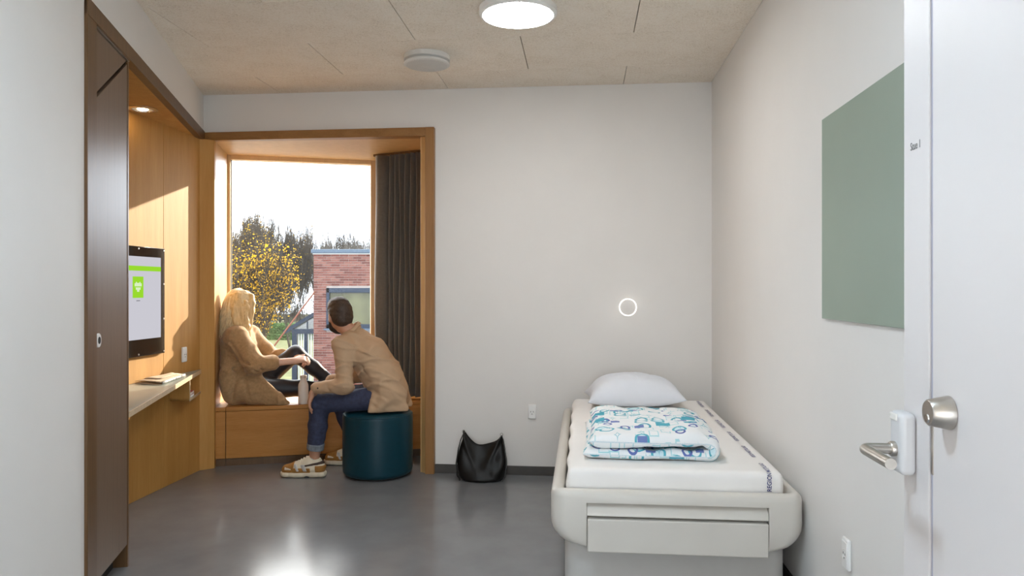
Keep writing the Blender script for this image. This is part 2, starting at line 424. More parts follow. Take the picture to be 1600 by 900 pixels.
tr = MB().prism([LF(.014, qc0), LF(.014, -.03), LF(-.03, -.03), LF(-.03, qc0)], 2.362, 2.432)
tag(build(tr, 'trim_1', 'wood_closet_frame', bevel=.002), 'brown wooden edge trim along the white header over the niche', 'trim', kind='structure')

# skirting boards
tag(build(MB().prism([RF(aJ, -.014), RF(0, -.014), RF(0, 0), RF(aJ, 0)], 0, .062), 'baseboard_back', 'skirting', bevel=.003), 'dark grey skirting along the white end wall', 'baseboard', kind='structure')
tag(build(MB().prism([tuple(r0), RF(0, 0), RF(-.014, 0), tuple(r0-E1*.014)], 0, .10), 'baseboard_right', 'dark_gap', bevel=.003), 'dark skirting at the foot of the side wall behind the bed', 'baseboard', kind='structure')

# window bay
win = empty('window_1', (*B0, 0), AL, 'tall fixed window in a deep wooden bay with bench', 'window', kind='structure')
wdt = (WR-WL).dot(U)
def bp(*pts): return [tuple(p) for p in pts]
build(MB().prism(bp(B0, WL+V*.08, WL+V*.08-U*.12, B0-U*.12+V*.12), 0, 2.44), 'reveal', 'wood_reveal', win, world=True, bevel=.002)
build(MB().prism(bp(JR, JR+Vector((.12, 0)), WR+V*.08+U*.14, WR+V*.08), 0, 2.5), 'reveal', 'wood_reveal', win, world=True, bevel=.002)
build(MB().prism(bp(B0-U*.06+V*.06, WL-U*.1+V*.1, WR+U*.1+V*.1, JR+Vector((.1, .05)), B0+Vector((.3, .0))), 2.372, 2.43), 'bay_soffit', 'wood_reveal', win, world=True)
pR = (hit(579, WL, V)-WL).dot(U)
Z0, Z1 = .43, 2.375
fr = [('stile', 0, .022, Z0, Z1), ('mullion', pR, pR+.05, Z0, Z1), ('rail', .022, pR, 2.338, Z1), ('rail', .022, pR, Z0, Z0+.03)]
for nm, a, b, c, d in fr: build(MB().box(a, b, DEPTH-.01, DEPTH+.07, c, d), nm, 'wood_sash', win, bevel=.003)
build(MB().box(pR+.05, wdt+.05, DEPTH+.01, DEPTH+.1, 0, 2.46), 'side_panel', 'wood_reveal', win)
build(MB().box(-.1, pR+.1, DEPTH-.005, DEPTH+.1, 0, Z0), 'apron', 'wood_reveal', win)
build(MB().box(.018, pR+.005, DEPTH+.03, DEPTH+.038, Z0+.02, 2.345), 'pane', 'window_glass', win)
build(MB().box(.0225, .030, DEPTH+.016, DEPTH+.03, Z0+.03, 2.338), 'glazing_bead', 'slat_white', win)
# frame on the room side
aw0, aw1 = a_back(664, .05), a_back(678, .05)
build(MB().prism([RF(aw0, -.05), RF(aw1, -.05), RF(aw1, .05), RF(aw0, .02)], 0, 2.425), 'frame_post', 'wood_frame', win, world=True, bevel=.003)
build(MB().prism([tuple(JR+E2*.005), RF(aw0, -.028), RF(aw0, .06), tuple(JR+RD*.08)], 0, 2.37), 'frame_lining', 'wood_reveal', win, world=True, bevel=.001)
build(MB().prism([RF(aL+.004, -.028), RF(aw0+.001, -.045), RF(aw0+.001, .05), RF(aL+.004, .015)], 2.365, 2.425), 'frame_head', 'wood_frame_h', win, world=True, bevel=.003)

# bench
bench = empty('window_bench', (*B0, 0), AL, 'low orange-brown wooden bench built into the window bay', 'bench')
bw = (BR-B0).dot(U)
build(MB().box(0, .072, .0, DEPTH, .402, .43), 'seat_board', 'wood_bench', bench, bevel=.002)
sb = MB().prism(bp(B0+U*.0745, BR, WR-V*.012, WL+U*.0745-V*.012), .402, .43)
build(sb, 'seat_board', 'wood_bench', bench, world=True, bevel=.002)
build(MB().box(.001, .070, .004, .024, .056, .399), 'front_panel', 'wood_bench', bench, bevel=.002)
build(MB().box(.0745, bw-.004, .004, .024, .056, .399), 'front_panel', 'wood_bench', bench, bevel=.002)
build(MB().box(.0, bw-.01, .03, .05, 0, .40), 'carcass', 'wood_closet_frame', bench)
build(MB().box(.001, .070, .018, .034, 0, .052), 'plinth', 'wood_closet_frame', bench)
build(MB().box(.0745, bw-.004, .018, .034, 0, .052), 'plinth', 'wood_closet_frame', bench)

# curtain
def curtain():
    o = empty('curtain', (*(B0+U*1.18+V*.45), .45), 0, 'dark brown pleated curtain gathered at the window side', 'curtain')
    a = hit(588, Vector((0, 5.86)), Vector((0, 1))); b = hit(658, Vector((0, 5.66)), Vector((0, 1)))
    d = (b-a); L = d.length; t = d.normalized(); n = Vector((-t.y, t.x))
    def fn(u, v):
        z = .455+v*(2.352-.455)
        if u < .30:                                             # a broad open fold turned to the light
            w_ = u/.30; s_ = .30*w_; off = -.085*math.sin(math.pi*w_)**.8*(.9+.2*(1-v)) + .045*w_
        else:
            w_ = (u-.30)/.70; s_ = .30+.70*w_; off = .045*math.cos(math.pi*2*w_*6.0)*(.85+.25*(1-v))
        wob = .006*math.sin(9*v+u*14)
        p = a+t*(s_*L+wob)+n*(off+.004*math.sin(5*v+u*30))
        return (p.x, p.y, z)
    c = build(MB().grid(fn, 230, 14), 'drape', 'curtain_cloth', o, world=True, smooth=180)
    m = c.modifiers.new('thick', 'SOLIDIFY'); m.thickness = .003
    tr = MB()
    tr.prism([tuple(a-t*.02-n*.012), tuple(b+t*.015-n*.012), tuple(b+t*.015+n*.012), tuple(a-t*.02+n*.012)], 2.355, 2.374)
    build(tr, 'track', 'wood_closet_frame', o, world=True)
curtain()

# closet at the left wall
qm = (qc0+qc1)/2
clo = empty('closet', (*LF(0, qm), 0), AL, 'tall dark walnut closet with slanted door top and round lock', 'closet')
y0, y1 = qc0-qm, qc1-qm
ys = q_left(146.5)-qm
build(MB().box(-.05, .012, y0, ys, 0, 2.43), 'frame_stile', 'wood_closet_frame', clo, bevel=.002)
build(MB().box(-.05, .004, ys, y1, 2.372, 2.425), 'frame_head', 'wood_closet_frame', clo, bevel=.002)
build(MB().box(-.012, .006, ys, y1-.004, 2.357, 2.370), 'rail_strip', 'steel', clo)
def slab(pts, x0, x1):
    n = len(pts); v = [(x0, *p) for p in pts]+[(x1, *p) for p in pts]
    return MB().add(v, [tuple(range(n)), tuple(range(2*n-1, n-1, -1))]+[(i, i+n, (i+1)%n+n, (i+1)%n) for i in range(n)])
yd0, yd1 = ys+.004, y1-.020
zl, zr = zat(156, hit(146.5, L0, U).y), zat(100, hit(198, L0, U).y)
build(slab([(yd0, .105), (yd1, .105), (yd1, zr), (yd0, zl)], -.022, 0), 'door', 'wood_closet', clo, bevel=.0015)
build(slab([(yd0, zl+.018), (yd1, zr+.018), (yd1, 2.355), (yd0, 2.355)], -.022, -.002), 'upper_panel', 'wood_closet', clo, bevel=.001)
build(MB().box(-.56, .002, y1-.018, y1, 0, 2.37), 'side_panel', 'wood_closet_frame', clo, bevel=.001)
build(MB().box(-.53, -.06, y0+.02, y1-.02, 0, 2.36), 'carcass', 'dark_gap', clo)
lk = MB().lathe([(.006, .004), (.0275, .004), (.029, .002), (.029, -.002), (.006, -.002)], 28, Matrix.Translation((.0035, q_left(152)-qm, 1.086)) @ Matrix.Rotation(math.pi/2, 4, 'Y'))
lo = build(lk, 'lock', 'white_plastic', clo, smooth=40)
build(MB().lathe([(.004, .006), (.014, .006), (.015, .003), (.004, .003)], 24, Matrix.Translation((.0035, q_left(152)-qm, 1.086)) @ Matrix.Rotation(math.pi/2, 4, 'Y')), 'lock_core', 'dark_gap', lo, smooth=40)

# desk in the niche
desk = empty('wall_desk', (*LF(0, qc1/2), 0), AL, 'tapering grey-green wall desk with light plywood edge and cubby', 'desk')
DZ = .72
da, db = Vector(LF(0, qc1+.001)), pe-V*.012
db2 = Vector(LF(0, -.125))
dpoly = [tuple(da), tuple(db2), PF(.0, s1-.03), PF(.0, s0+.9)]
dpoly[3] = tuple(meet(Vector(PF(0, 0)), E2, Vector(LF(0, qc1)), U))
build(MB().prism(dpoly, DZ-.026, DZ), 'top', 'desk_lino', desk, world=True, bevel=.001)
build(MB().prism([LF(.0, qc1), LF(.0, -.118), LF(.006, -.118), LF(.006, qc1)], DZ-.027, DZ+.0005), 'edge_band', 'ply_edge', desk, world=True, bevel=.001)
qs = q_left(296)
cub = [meet(P0, E2, Vector(LF(0, qs)), E1), meet(P0, E2, Vector(LF(0, qs+.014)), E1)]
build(MB().prism([LF(0, qs), tuple(cub[0]), tuple(cub[1]), LF(0, qs+.014)], .553, DZ-.026), 'cubby_side', 'wood_niche', desk, world=True)
build(MB().prism([LF(.0, qs-.001), LF(.0, qs+.013), LF(.003, qs+.013), LF(.003, qs-.001)], .552, DZ-.026), 'edge_band', 'ply_edge', desk, world=True)
build(MB().prism([LF(0, qs), tuple(cub[0]), PF(0, s1-.03), LF(0, -.12)], .553, .567), 'cubby_shelf', 'wood_niche', desk, world=True)
build(MB().prism([LF(0, qs), LF(0, -.12), LF(.003, -.12), LF(.003, qs)], .552, .568), 'edge_band', 'ply_edge', desk, world=True)
for i, (mt, lab, dq) in enumerate((('book_blue', 'small blue-and-white paperback at the bottom in the desk cubby', 0), ('book_red', 'small red paperback lying on the blue one in the cubby', -.012))):
    z = .567+i*.019
    bk = empty('paperback', (*LF(-.004, qs+.125+dq*.6), z), AL, lab, 'book')
    build(MB().box(-.044, .0, -.055, .055, .002, .0165), 'pages', 'paper_white', bk)
    build(MB().box(-.046, .001, -.057, .057, .0, .002).box(-.046, .001, -.057, .057, .0165, .0185).box(-.048, -.044, -.057, .057, 0, .0185), 'cover', mt, bk)

# newspapers on the desk
def paper(name, label, quad, z, th, mat, edge):
    pts = [Vector(p) for p in quad]; c = sum(pts, Vector((0, 0)))/4
    o = empty(name, (c.x, c.y, z), 0, label, 'newspaper')
    def fn(u, v):
        a = pts[0].lerp(pts[1], u); b = pts[3].lerp(pts[2], u); p = a.lerp(b, v)
        return p
    n = 12
    m = MB()
    for s in (0, 1):
        m.grid(lambda u, v: (*fn(u, v), z+(.002 if s == 0 else th*(.75+.25*math.sin(2.6*u+.4)))+.0015*math.sin(7*v+5*u)), n, 10)
    build(m, 'sheet', mat, o, world=True, smooth=180).modifiers.new('t', 'SOLIDIFY').thickness = .0015
    f = MB()
    a, b = pts[1], pts[2]; dn = (pts[1]-pts[0]).normalized()
    f.grid(lambda u, v: (*(a.lerp(b, v)+dn*(th*.5*math.sin(math.pi*u))), z+.001+th*.96*.5*(1-math.cos(math.pi*u))), 9, 10)
    build(f, 'fold', edge, o, world=True, smooth=180).modifiers.new('t', 'SOLIDIFY').thickness = .0015
    return o
nA = px(206, 598.5, 4.43); 
paper('newspaper', 'folded newspaper with printed spine fold lying on the desk', [(-2.285, 4.42), (-2.105, 4.38), (-2.150, 4.79), (-2.245, 4.82)], DZ, .018, 'paper_cream', 'newsprint')
paper('newspaper', 'loose cream newspaper section on top of the folded one', [(-2.270, 4.50), (-2.17, 4.50), (-2.170, 4.74), (-2.247, 4.80)], DZ+.0185, .006, 'paper_cream', 'paper_cream')

# display on the niche wall
sA, sB = s_panel(252.5)-.56, s_panel(252.5)
zt, zb = 1.555, .880
disp = empty('wall_display', (*PF(0, (sA+sB)/2), zb), AR, 'black framed wall display with green logo in the niche', 'display')
hw = (sB-sA)/2; hh = zt-zb
build(MB().box(.0, .022, -hw, hw, 0, hh), 'housing', 'black_plastic', disp, bevel=.003)
sw, sz0, sz1 = hw-.047, .105, hh-.062
build(MB().box(.0222, .0232, -sw, sw, sz0, sz1), 'screen', 'screen_white', disp)
build(MB().box(.0233, .0238, -sw, sw, sz1-.088, sz1-.058), 'screen_band', 'screen_green', disp)
lgo = build(MB().box(.0233, .0238, -.062, .046, sz0+.255, sz0+.385), 'screen_logo', 'screen_green', disp)
lm = MB(); LY, LZ = -.008, sz0+.322
for k, (yy, top, bot) in enumerate(((-.030, .022, -.004), (-.018, .030, -.018), (-.006, .024, -.030), (.006, .024, -.030), (.018, .030, -.018), (.030, .022, -.004))):
    lm.box(.0239, .0242, LY+yy-.0045, LY+yy+.0045, LZ+.003, LZ+top); lm.box(.0239, .0242, LY+yy-.0045, LY+yy+.0045, LZ+bot, LZ-.003)
build(lm, 'logo_mark', 'screen_mark', lgo)
build(MB().box(.0233, .0236, -.025, .012, sz0+.235, sz0+.240), 'screen_caption', 'screen_grey', disp)
for yy in (-hw+.012, 0, hw-.012):
    for zz in (.014, hh-.014): build(MB().lathe([(.001, .003), (.005, .003), (.006, 0), (.001, 0)], 10, Matrix.Translation((.022, yy, zz)) @ Matrix.Rotation(math.pi/2, 4, 'Y')), 'screw', 'steel', disp)
for zz in (hh*.33, hh*.66): build(MB().lathe([(.001, .003), (.005, .003), (.006, 0), (.001, 0)], 10, Matrix.Translation((.022, hw-.012, zz)) @ Matrix.Rotation(math.pi/2, 4, 'Y')), 'screw', 'steel', disp)

# downlight in the niche soffit
dl = px(223, 170, 0); Yd = (2.365-EYE)*FPX/280; dp = Vector(((223-800)/FPX*Yd, Yd))
dwn = empty('downlight', (dp.x, dp.y, 2.365), 0, 'small round recessed downlight glowing warm in the niche soffit', 'lamp')
build(MB().lathe([(.058, 0), (.084, 0), (.084, -.004), (.060, -.007)], 36, closed=True), 'bezel', 'chrome', dwn, smooth=40)
build(MB().lathe([(.001, -.001), (.058, -.001), (.058, -.003), (.001, -.003)], 30), 'reflector', 'white_plastic', dwn)
build(MB().lathe([(.001, -.0032), (.030, -.0032), (.026, -.006), (.001, -.007)], 24), 'bulb', 'spot_glow', dwn)

# sockets
def socket(loc, rz, label):
    """frame faces local -y"""
    o = empty('wall_socket', loc, rz, label, 'socket', 'white wall sockets')
    build(MB().box(-.027, .027, -.012, 0, -.051, .051), 'plate', 'white_plastic', o, bevel=.004)
    f = build(MB().box(-.0225, .0225, -.0145, -.011, -.046, .040), 'insert', 'white_plastic', o, bevel=.002)
    M = Matrix.Translation((0, -.0146, -.004)) @ Matrix.Rotation(math.pi/2, 4, 'X')
    build(MB().lathe([(.0145, .0), (.017, .0), (.017, .0012), (.0145, .0012)], 28, M, closed=True), 'rim', 'valve_white', f)
    for x, z in ((-.008, .002), (.008, .002)): build(MB().box(x-.002, x+.002, -.0152, -.0144, z-.006+.0, z+.002), 'hole', 'socket_hole', f)
    build(MB().box(-.003, .003, -.0152, -.0144, -.017, -.012), 'hole', 'socket_hole', f)
    return o
socket((*RF(a_back(831.5), 0), zat(643, hit(831, CR, E2).y)), AR, 'white wall socket low on the end wall between bag and bed')
socket((*RF(0, b_right(1326)), zat(865, hit(1326, CR, E1).y)), AR-math.pi/2, 'white wall socket low on the side wall past the bed foot')
socket((*PF(0, s_panel(286.5)), zat(554, hit(286, P0, E1).y)), AR+math.pi/2, 'white wall socket on the wood panelling above the desk')

# ring light on the end wall
rl = empty('wall_light', (*RF(a_back(981, .03), 0), zat(480, 5.0)), AR, 'round wall lamp with a thin glowing ring on the end wall', 'lamp')
MR = Matrix.Rotation(math.pi/2, 4, 'X')
build(MB().lathe([(.001, .036), (.052, .036), (.056, .034), (.056, .012), (.030, .010), (.030, 0), (.001, 0)], 48, MR), 'body', 'wall_paint', rl, smooth=40)
build(MB().lathe([(.054, .0375), (.0605, .0375), (.0605, .029), (.054, .029)], 56, MR, closed=True), 'glow_ring', 'ring_glow', rl, smooth=40)

# ceiling lamps, added fill lights and valve
def ceiling_lamp(x, y, label, glow='lamp_glow'):
    o = empty('ceiling_lamp', (x, y, RH), 0, label, 'lamp', 'round ceiling lamps')
    build(MB().lathe([(.175, 0), (.196, 0), (.196, -.026), (.186, -.036), (.178, -.036)], 64, closed=True), 'rim', 'white_plastic', o, smooth=40)
    build(MB().lathe([(.001, -.02), (.179, -.02), (.179, -.034), (.160, -.038), (.001, -.039)], 64), 'diffuser', glow, o, smooth=40)
ceiling_lamp(.03, 3.66, 'round white ceiling lamp glowing above the floor beside the bed')
ceiling_lamp(-.40, 1.25, 'added cool white ceiling fill lamp, unseen over the entrance half of the room', 'fill_glow_cool')  # unseen lamp added to throw cool fill on the left wall
def fill_lantern(x, y, label, glow):  # unseen standing lights added behind the camera to fill the room
    o = empty('added_fill_lantern', (x, y, 0), 0, label, 'lamp', 'added fill lanterns')
    build(MB().lathe([(.001, 0), (.15, 0), (.15, .02), (.001, .025)], 32), 'foot', 'steel', o, smooth=40)
    build(MB().tube([(0, 0, .02), (0, 0, 1.62)], .008, 8), 'pole', 'steel', o)
    build(MB().lathe([(.17, .30), (.22, .36), (.22, 1.50), (.17, 1.56), (.165, 1.55), (.165, .31)], 40, closed=True), 'fill_shade', glow, o, smooth=40)
fill_lantern(-.36, -1.38, 'added warm white fill light, unseen in the entrance corner by the long wall', 'fill_warm')
fill_lantern(.44, -1.38, 'added cool white fill light, unseen in the entrance corner by the door', 'fill_cool')
Yv = (2.66-EYE)*FPX/352
va = empty('air_valve', ((667-800)/FPX*Yv, Yv, RH), 0, 'round white ceiling air valve with perforated disc', 'vent')
build(MB().lathe([(.001, 0), (.138, 0), (.139, -.028), (.130, -.031), (.001, -.031)], 56), 'collar', 'valve_white', va, smooth=40)
build(MB().lathe([(.001, -.031), (.124, -.031), (.124, -.042), (.001, -.042)], 56), 'neck', 'shoe_grey', va, smooth=40)
dsk = build(MB().lathe([(.001, -.042), (.136, -.042), (.139, -.045), (.138, -.052), (.128, -.057), (.001, -.058)], 56), 'perforated_disc', 'valve_white', va, smooth=40)
hm = MB()
for i in range(-12, 13):
    for j in range(-12, 13):
        x, y = i*.0105+(.005 if j % 2 else 0), j*.0095
        if x*x+y*y < .122**2: hm.add([(x+.003*math.cos(k*math.pi/3), y+.003*math.sin(k*math.pi/3), -.0583) for k in range(6)], [tuple(range(6))])
hp = build(hm, 'perforations', 'shoe_grey', dsk); hp['kind'] = 'stuff'

# green panel on the side wall
bq0, bq1 = b_right(1289), b_right(1289)-.96
gp = empty('pin_board', (*RF(-.001, (bq0+bq1)/2), 1.19), AR, 'flat sage-green rectangular board on the white side wall', 'board')
build(MB().box(-.010, 0, -.48, .48, 0, .719), 'board', 'green_panel', gp, bevel=.001)

# the two door leaves standing open along the side wall
DX, DY = Vector((.698, 1.30)), E2
def doorpt(d, s): return tuple(DX+E1*d+E2*s)
MD = Matrix.Translation((*DX, 0)) @ Matrix.Rotation(AR, 4, 'Z')
def s_door(x): return (hit(x, DX, E1)-DX).dot(E2)
sA_, sB_, sC_ = s_door(1412), s_door(1451.5), s_door(1458)
d1 = empty('door_1', (*DX, 0), AR, 'white door leaf with lever handle and grey lettering', 'door', kind='structure')
build(MB().box(.0, .045, sB_+.0, sA_, .01, 2.68), 'leaf', 'door_paint', d1, bevel=.002)
build(MB().box(.004, .040, sC_+.0005, sB_, .01, 2.68), 'edge_seal', 'door_edge', d1)
d2 = empty('door_2', (*doorpt(0, sC_), 0), AR, 'white door leaf with round steel lock cylinder', 'door', kind='structure')
build(MB().box(-.001, .045, -.95, -.0, .01, 2.68), 'leaf', 'door_paint', d2, bevel=.0015)
ys_ = DX.y+sC_*.995
zc = zat(636, ys_)
build(MB().box(-.0028, .002, -.0045, .0015, zat(741, ys_), zat(650, ys_)), 'lock_plate', 'steel', d2)
MC = Matrix.Translation((-.002, s_door(1485)-sC_, zc)) @ Matrix.Rotation(-math.pi/2, 4, 'Y')
cy = build(MB().lathe([(.001, 0), (.0265, 0), (.0265, .002), (.0205, .030), (.0185, .032), (.001, .032)], 40, MC), 'lock_cylinder', 'steel', d2, smooth=40)
build(MB().lathe([(.001, .0322), (.007, .0322), (.006, .034), (.001, .034)], 18, MC @ Matrix.Translation((-.009, -.0, 0))), 'key_core', 'chrome', cy, smooth=40)
# escutcheon and lever
sE = s_door(1431.5); zE0, zE1 = zat(744, DX.y+sE), zat(646, DX.y+sE)
esc = build(MB().box(-.026, 0, sE-.004, sE+.046, zE0, zE1), 'escutcheon', 'reader_grey', d1, bevel=.009, seg=4)
build(MB().box(-.0285, -.024, sE+.012, sE+.040, zE1-.016, zE1-.004), 'card_reader', 'valve_white', esc, bevel=.002)
zL = zat(704, DX.y+sE+.01); yl = sE+.022
build(MB().lathe([(.001, 0), (.013, 0), (.0135, .006), (.0115, .009), (.001, .009)], 28, Matrix.Translation((-.026, yl, zL)) @ Matrix.Rotation(-math.pi/2, 4, 'Y')), 'lever_rose', 'steel', d1, smooth=40)
pts = [(-.03, yl, zL)]; cxx, rr = -.066, .014
for k in range(7):
    a = k/6*math.pi/2; pts.append((cxx-rr*math.sin(a), yl-rr*(1-math.cos(a)), zL))
pts.append((cxx-rr, yl-.118, zL))
build(MB().tube(pts, .0092, 20), 'lever', 'steel', d1, smooth=50)
# lettering
def text_mesh(s, size, mat, name, parent, M, extrude=.0002, align='LEFT', bold=0):
    cu = bpy.data.curves.new(name, 'FONT'); cu.body = s; cu.size = size; cu.align_x = align; cu.extrude = extrude; cu.offset = bold
    t = bpy.data.objects.new(name, cu); COL.objects.link(t); bpy.context.view_layer.update()
    me = bpy.data.meshes.new_from_object(t.evaluated_get(bpy.context.evaluated_depsgraph_get())); bpy.data.objects.remove(t)
    me.materials.clear(); me.materials.append(MATS[mat]); me.transform(M)
    o = link(name, me, parent); return o
sT = s_door(1423); yT = DX.y+sT
Mt = Matrix.Translation((-.0006, sT, zat(236, yT))) @ Matrix(((0, 0, -1, 0), (-1, 0, 0, 0), (0, 1, 0, 0), (0, 0, 0, 1)))
text_mesh('Stue 1', .0195, 'letter_grey', 'lettering', d1, Mt @ Matrix.Diagonal((.78, 1, 1, 1)))
# ------------------------------------------------------------------ bed
_NC = {}
def sn(x, y, z, seed, freq, n=5):
    """sum of plane waves with bent phase: a cheap smooth noise in about -1..1"""
    key = (seed, freq, n)
    if key not in _NC:
        r = random.Random(seed*977+int(freq*13)); L = []
        for i in range(n):
            k = Vector((r.gauss(0, 1), r.gauss(0, 1), r.gauss(0, 1))).normalized()*freq*(.6+.9*r.random())
            g = Vector((r.gauss(0, 1), r.gauss(0, 1), r.gauss(0, 1))).normalized()*freq*.5
            L.append((k.x, k.y, k.z, r.random()*6.28, g.x, g.y, g.z, r.random()*6.28))
        _NC[key] = L
    o = 0.0
    for a, b, c, p, d, e, f, q in _NC[key]: o += math.sin(x*a+y*b+z*c+p+1.3*math.sin(x*d+y*e+z*f+q))
    return o/n*1.6
def snv(P, seed, freq, n=5):
    """the same for an array of points"""
    sn(0, 0, 0, seed, freq, n); X, Y, Z = P; o = 0
    for a, b, c, p, d, e, f, q in _NC[(seed, freq, n)]: o = o+np.sin(X*a+Y*b+Z*c+p+1.3*np.sin(X*d+Y*e+Z*f+q))
    return o/n*1.6
BW, BL = .99, 2.02
bc = Vector(((860-800)/FPX*2.92, 2.92))                          # near left corner of the bed, on the pixel column 860
bed = empty('hospital_bed', (*(bc+E1*BW/2+E2*BL/2), 0), AR, 'cream plastic care bed with rounded rim and front drawer by the wall', 'bed')
def rrect(hx, hy, r, n=8):
    out = []
    for cx, cy, a0 in ((hx-r, hy-r, 0), (-hx+r, hy-r, 90), (-hx+r, -hy+r, 180), (hx-r, -hy+r, 270)):
        for k in range(n+1):
            a = math.radians(a0+90*k/n); out.append((cx+r*math.cos(a), cy+r*math.sin(a)))
    return out
def loft(levels, cap0=True, cap1=True, n=8):
    m = MB(); k = None
    for hx, hy, r, z in levels:
        ring = rrect(hx, hy, r, n); k = len(ring); m.v += [(x, y, z) for x, y in ring]
    for i in range(len(levels)-1):
        for j in range(k):
            a, b = i*k+j, i*k+(j+1)%k; m.f.append((a, b, b+k, a+k))
    if cap0: m.f.append(tuple(range(k-1, -1, -1)))
    if cap1: m.f.append(tuple((len(levels)-1)*k+j for j in range(k)))
    return m
hx, hy = BW/2, BL/2
lv = []
ZR, ZB = .495, .262
lv.append((hx-.115, hy-.02, .05, ZB))
for k in range(1, 9):
    a = k/8*math.pi/2; lv.append((hx-.105+.105*math.sin(a), hy-.02+.02*math.sin(a), .06, ZB+.004+.105*(1-math.cos(a))))
lv.append((hx, hy, .06, ZR-.03))
for k in range(1, 7):
    a = k/6*math.pi; lv.append((hx-.027*(1-math.cos(a)), hy-.027*(1-math.cos(a)), max(.02, .06-.027*(1-math.cos(a))), ZR-.03+.03*math.sin(a)))
lv.append((hx-.056, hy-.056, .02, ZR-.10))
fr_ = build(loft(lv), 'bed_frame', 'bed_plastic', bed, smooth=40)
xl, xr = (917-1054)/FPX*2.92, (1193-1054)/FPX*2.92             # recess on the foot end, about the bed's middle
cut(fr_, MB().box(xl, xr, -hy-.1, -hy+.035, ZB-.05, zat(783, 2.93)))
fr_.data.polygons.foreach_set('use_smooth', [True]*len(fr_.data.polygons)); fr_.data.set_sharp_from_angle(angle=math.radians(35))
zd = zat(806, 2.92)
def profile_bar(pts, x0, x1):
    n = len(pts); v = [(x0, *p) for p in pts]+[(x1, *p) for p in pts]
    return MB().add(v, [tuple(range(n)), tuple(range(2*n-1, n-1, -1))]+[(i, i+n, (i+1)%n+n, (i+1)%n) for i in range(n)])
build(profile_bar([(-hy+.030, zat(786, 2.92)), (-hy+.006, zat(795, 2.92)), (-hy+.002, zat(805, 2.92)), (-hy+.034, zat(805, 2.92))], xl, xr), 'grip_bar', 'bed_plastic', bed, bevel=.003)
build(MB().box(xl+.003, xr-.003, -hy-.008, -hy+.034, ZB-.012, zd-.006), 'drawer_front', 'bed_plastic', bed, bevel=.005, seg=3)
build(loft([(hx-.055, hy-.08, .05, 0), (hx-.055, hy-.08, .05, ZB+.02)]), 'pedestal', 'bed_base', bed, smooth=40)

# mattress with fitted sheet
MZ0, MZ1 = ZR-.095, .566
def mattress():
    o = empty('mattress', (*(bc+E1*BW/2+E2*BL/2), MZ0), AR, 'white sheeted mattress with blue printed lettering along its edge', 'mattress')
    mx, my, r = .432, .948, .03
    nx, ny, nz = 56, 110, 12; V_, F_ = [], []
    m = MB()
    def pos(x, y, z):
        # rounded box: clamp to the inner box and push out by r
        q = Vector((max(-mx+r, min(mx-r, x)), max(-my+r, min(my-r, y)), max(r, min(MZ1-MZ0-r, z)))); d = Vector((x, y, z))-q
        return q+d.normalized()*r if d.length > 1e-9 else Vector((x, y, z))
    H_ = MZ1-MZ0
    def side(fn, a, b): m.grid(fn, a, b)
    def disp(p):
        x, y, z = p
        e = 0
        top = max(0, (z/H_-.6)/.4)
        e += .0025*sn(x, y, z, 3, 9)*top
        p = Vector((x, y, z+e))
        if y < -my+.05:                                          # pulled folds on the foot end
            f = 0
            for cx, sl, wd in ((-.33, .9, .010), (-.21, .5, .012), (-.05, .15, .010), (.06, -.3, .012), (.26, -.8, .012), (.37, -.5, .010)):
                u = x-cx-sl*(z-.02); f += math.exp(-(u/wd)**2)
            p.y -= .004*f*max(0, 1-z/H_*.8)+.002*math.sin(x*23+z*40)
        if x < -mx+.05: p.x -= .004*math.sin(y*17+z*50)
        return p
    for s in (-1, 1):
        m.grid(lambda u, v: disp(pos((2*u-1)*mx, s*my, v*H_)), nx, nz)
        m.grid(lambda u, v: disp(pos(s*mx, (2*u-1)*my, v*H_)), ny, nz)
    m.grid(lambda u, v: disp(pos((2*u-1)*mx, (2*v-1)*my, H_)), nx, ny)
    m.grid(lambda u, v: pos((2*u-1)*mx, (2*v-1)*my, 0), 12, 20)
    c = build(m, 'sheet', 'sheet', o, smooth=180)
    bm = bmesh.new(); bm.from_mesh(c.data); bmesh.ops.remove_doubles(bm, verts=bm.verts, dist=.0012); bmesh.ops.recalc_face_normals(bm, faces=bm.faces); bm.to_mesh(c.data); bm.free()
    # printed words run from the foot end up and over the edge towards the head
    tx = (1195-800)/FPX*2.975
    wx = (Vector((tx, 2.975))-(bc+E1*BW/2+E2*BL/2)).dot(E1)
    phr, sz, per = 'REGION MIDTJYLLAND', .0255, .335
    start = -.076
    for i in range(6):
        t = text_mesh(phr, sz, 'ink', 'lettering', c, Matrix.Identity(4), extrude=0, bold=.0004)
        me = t.data
        bm = bmesh.new(); bm.from_mesh(me); bmesh.ops.subdivide_edges(bm, edges=bm.edges[:], cuts=1); bm.to_mesh(me); bm.free()
        for v in me.vertices:
            s = start+i*per+v.co.x*.86; c_ = v.co.y*.95
            if s < -r*.6: P = (wx+.006-c_, -my-.0065, H_+s-.0+.002)
            elif s < r*.9:
                f = (s+r*.6)/(r*1.5); a = f*math.pi/2; P = (wx+.006-c_, -my-.0065+(r*.85)*(1-math.cos(a)), H_-.6*r+.002+(.6*r+.002)*math.sin(a))
            else: P = (wx+.006-c_, -my+s-.0085, H_+.0042)
            v.co = P
        me.update()
    return o
mattress()
mc = bc+E1*BW/2+E2*BL/2
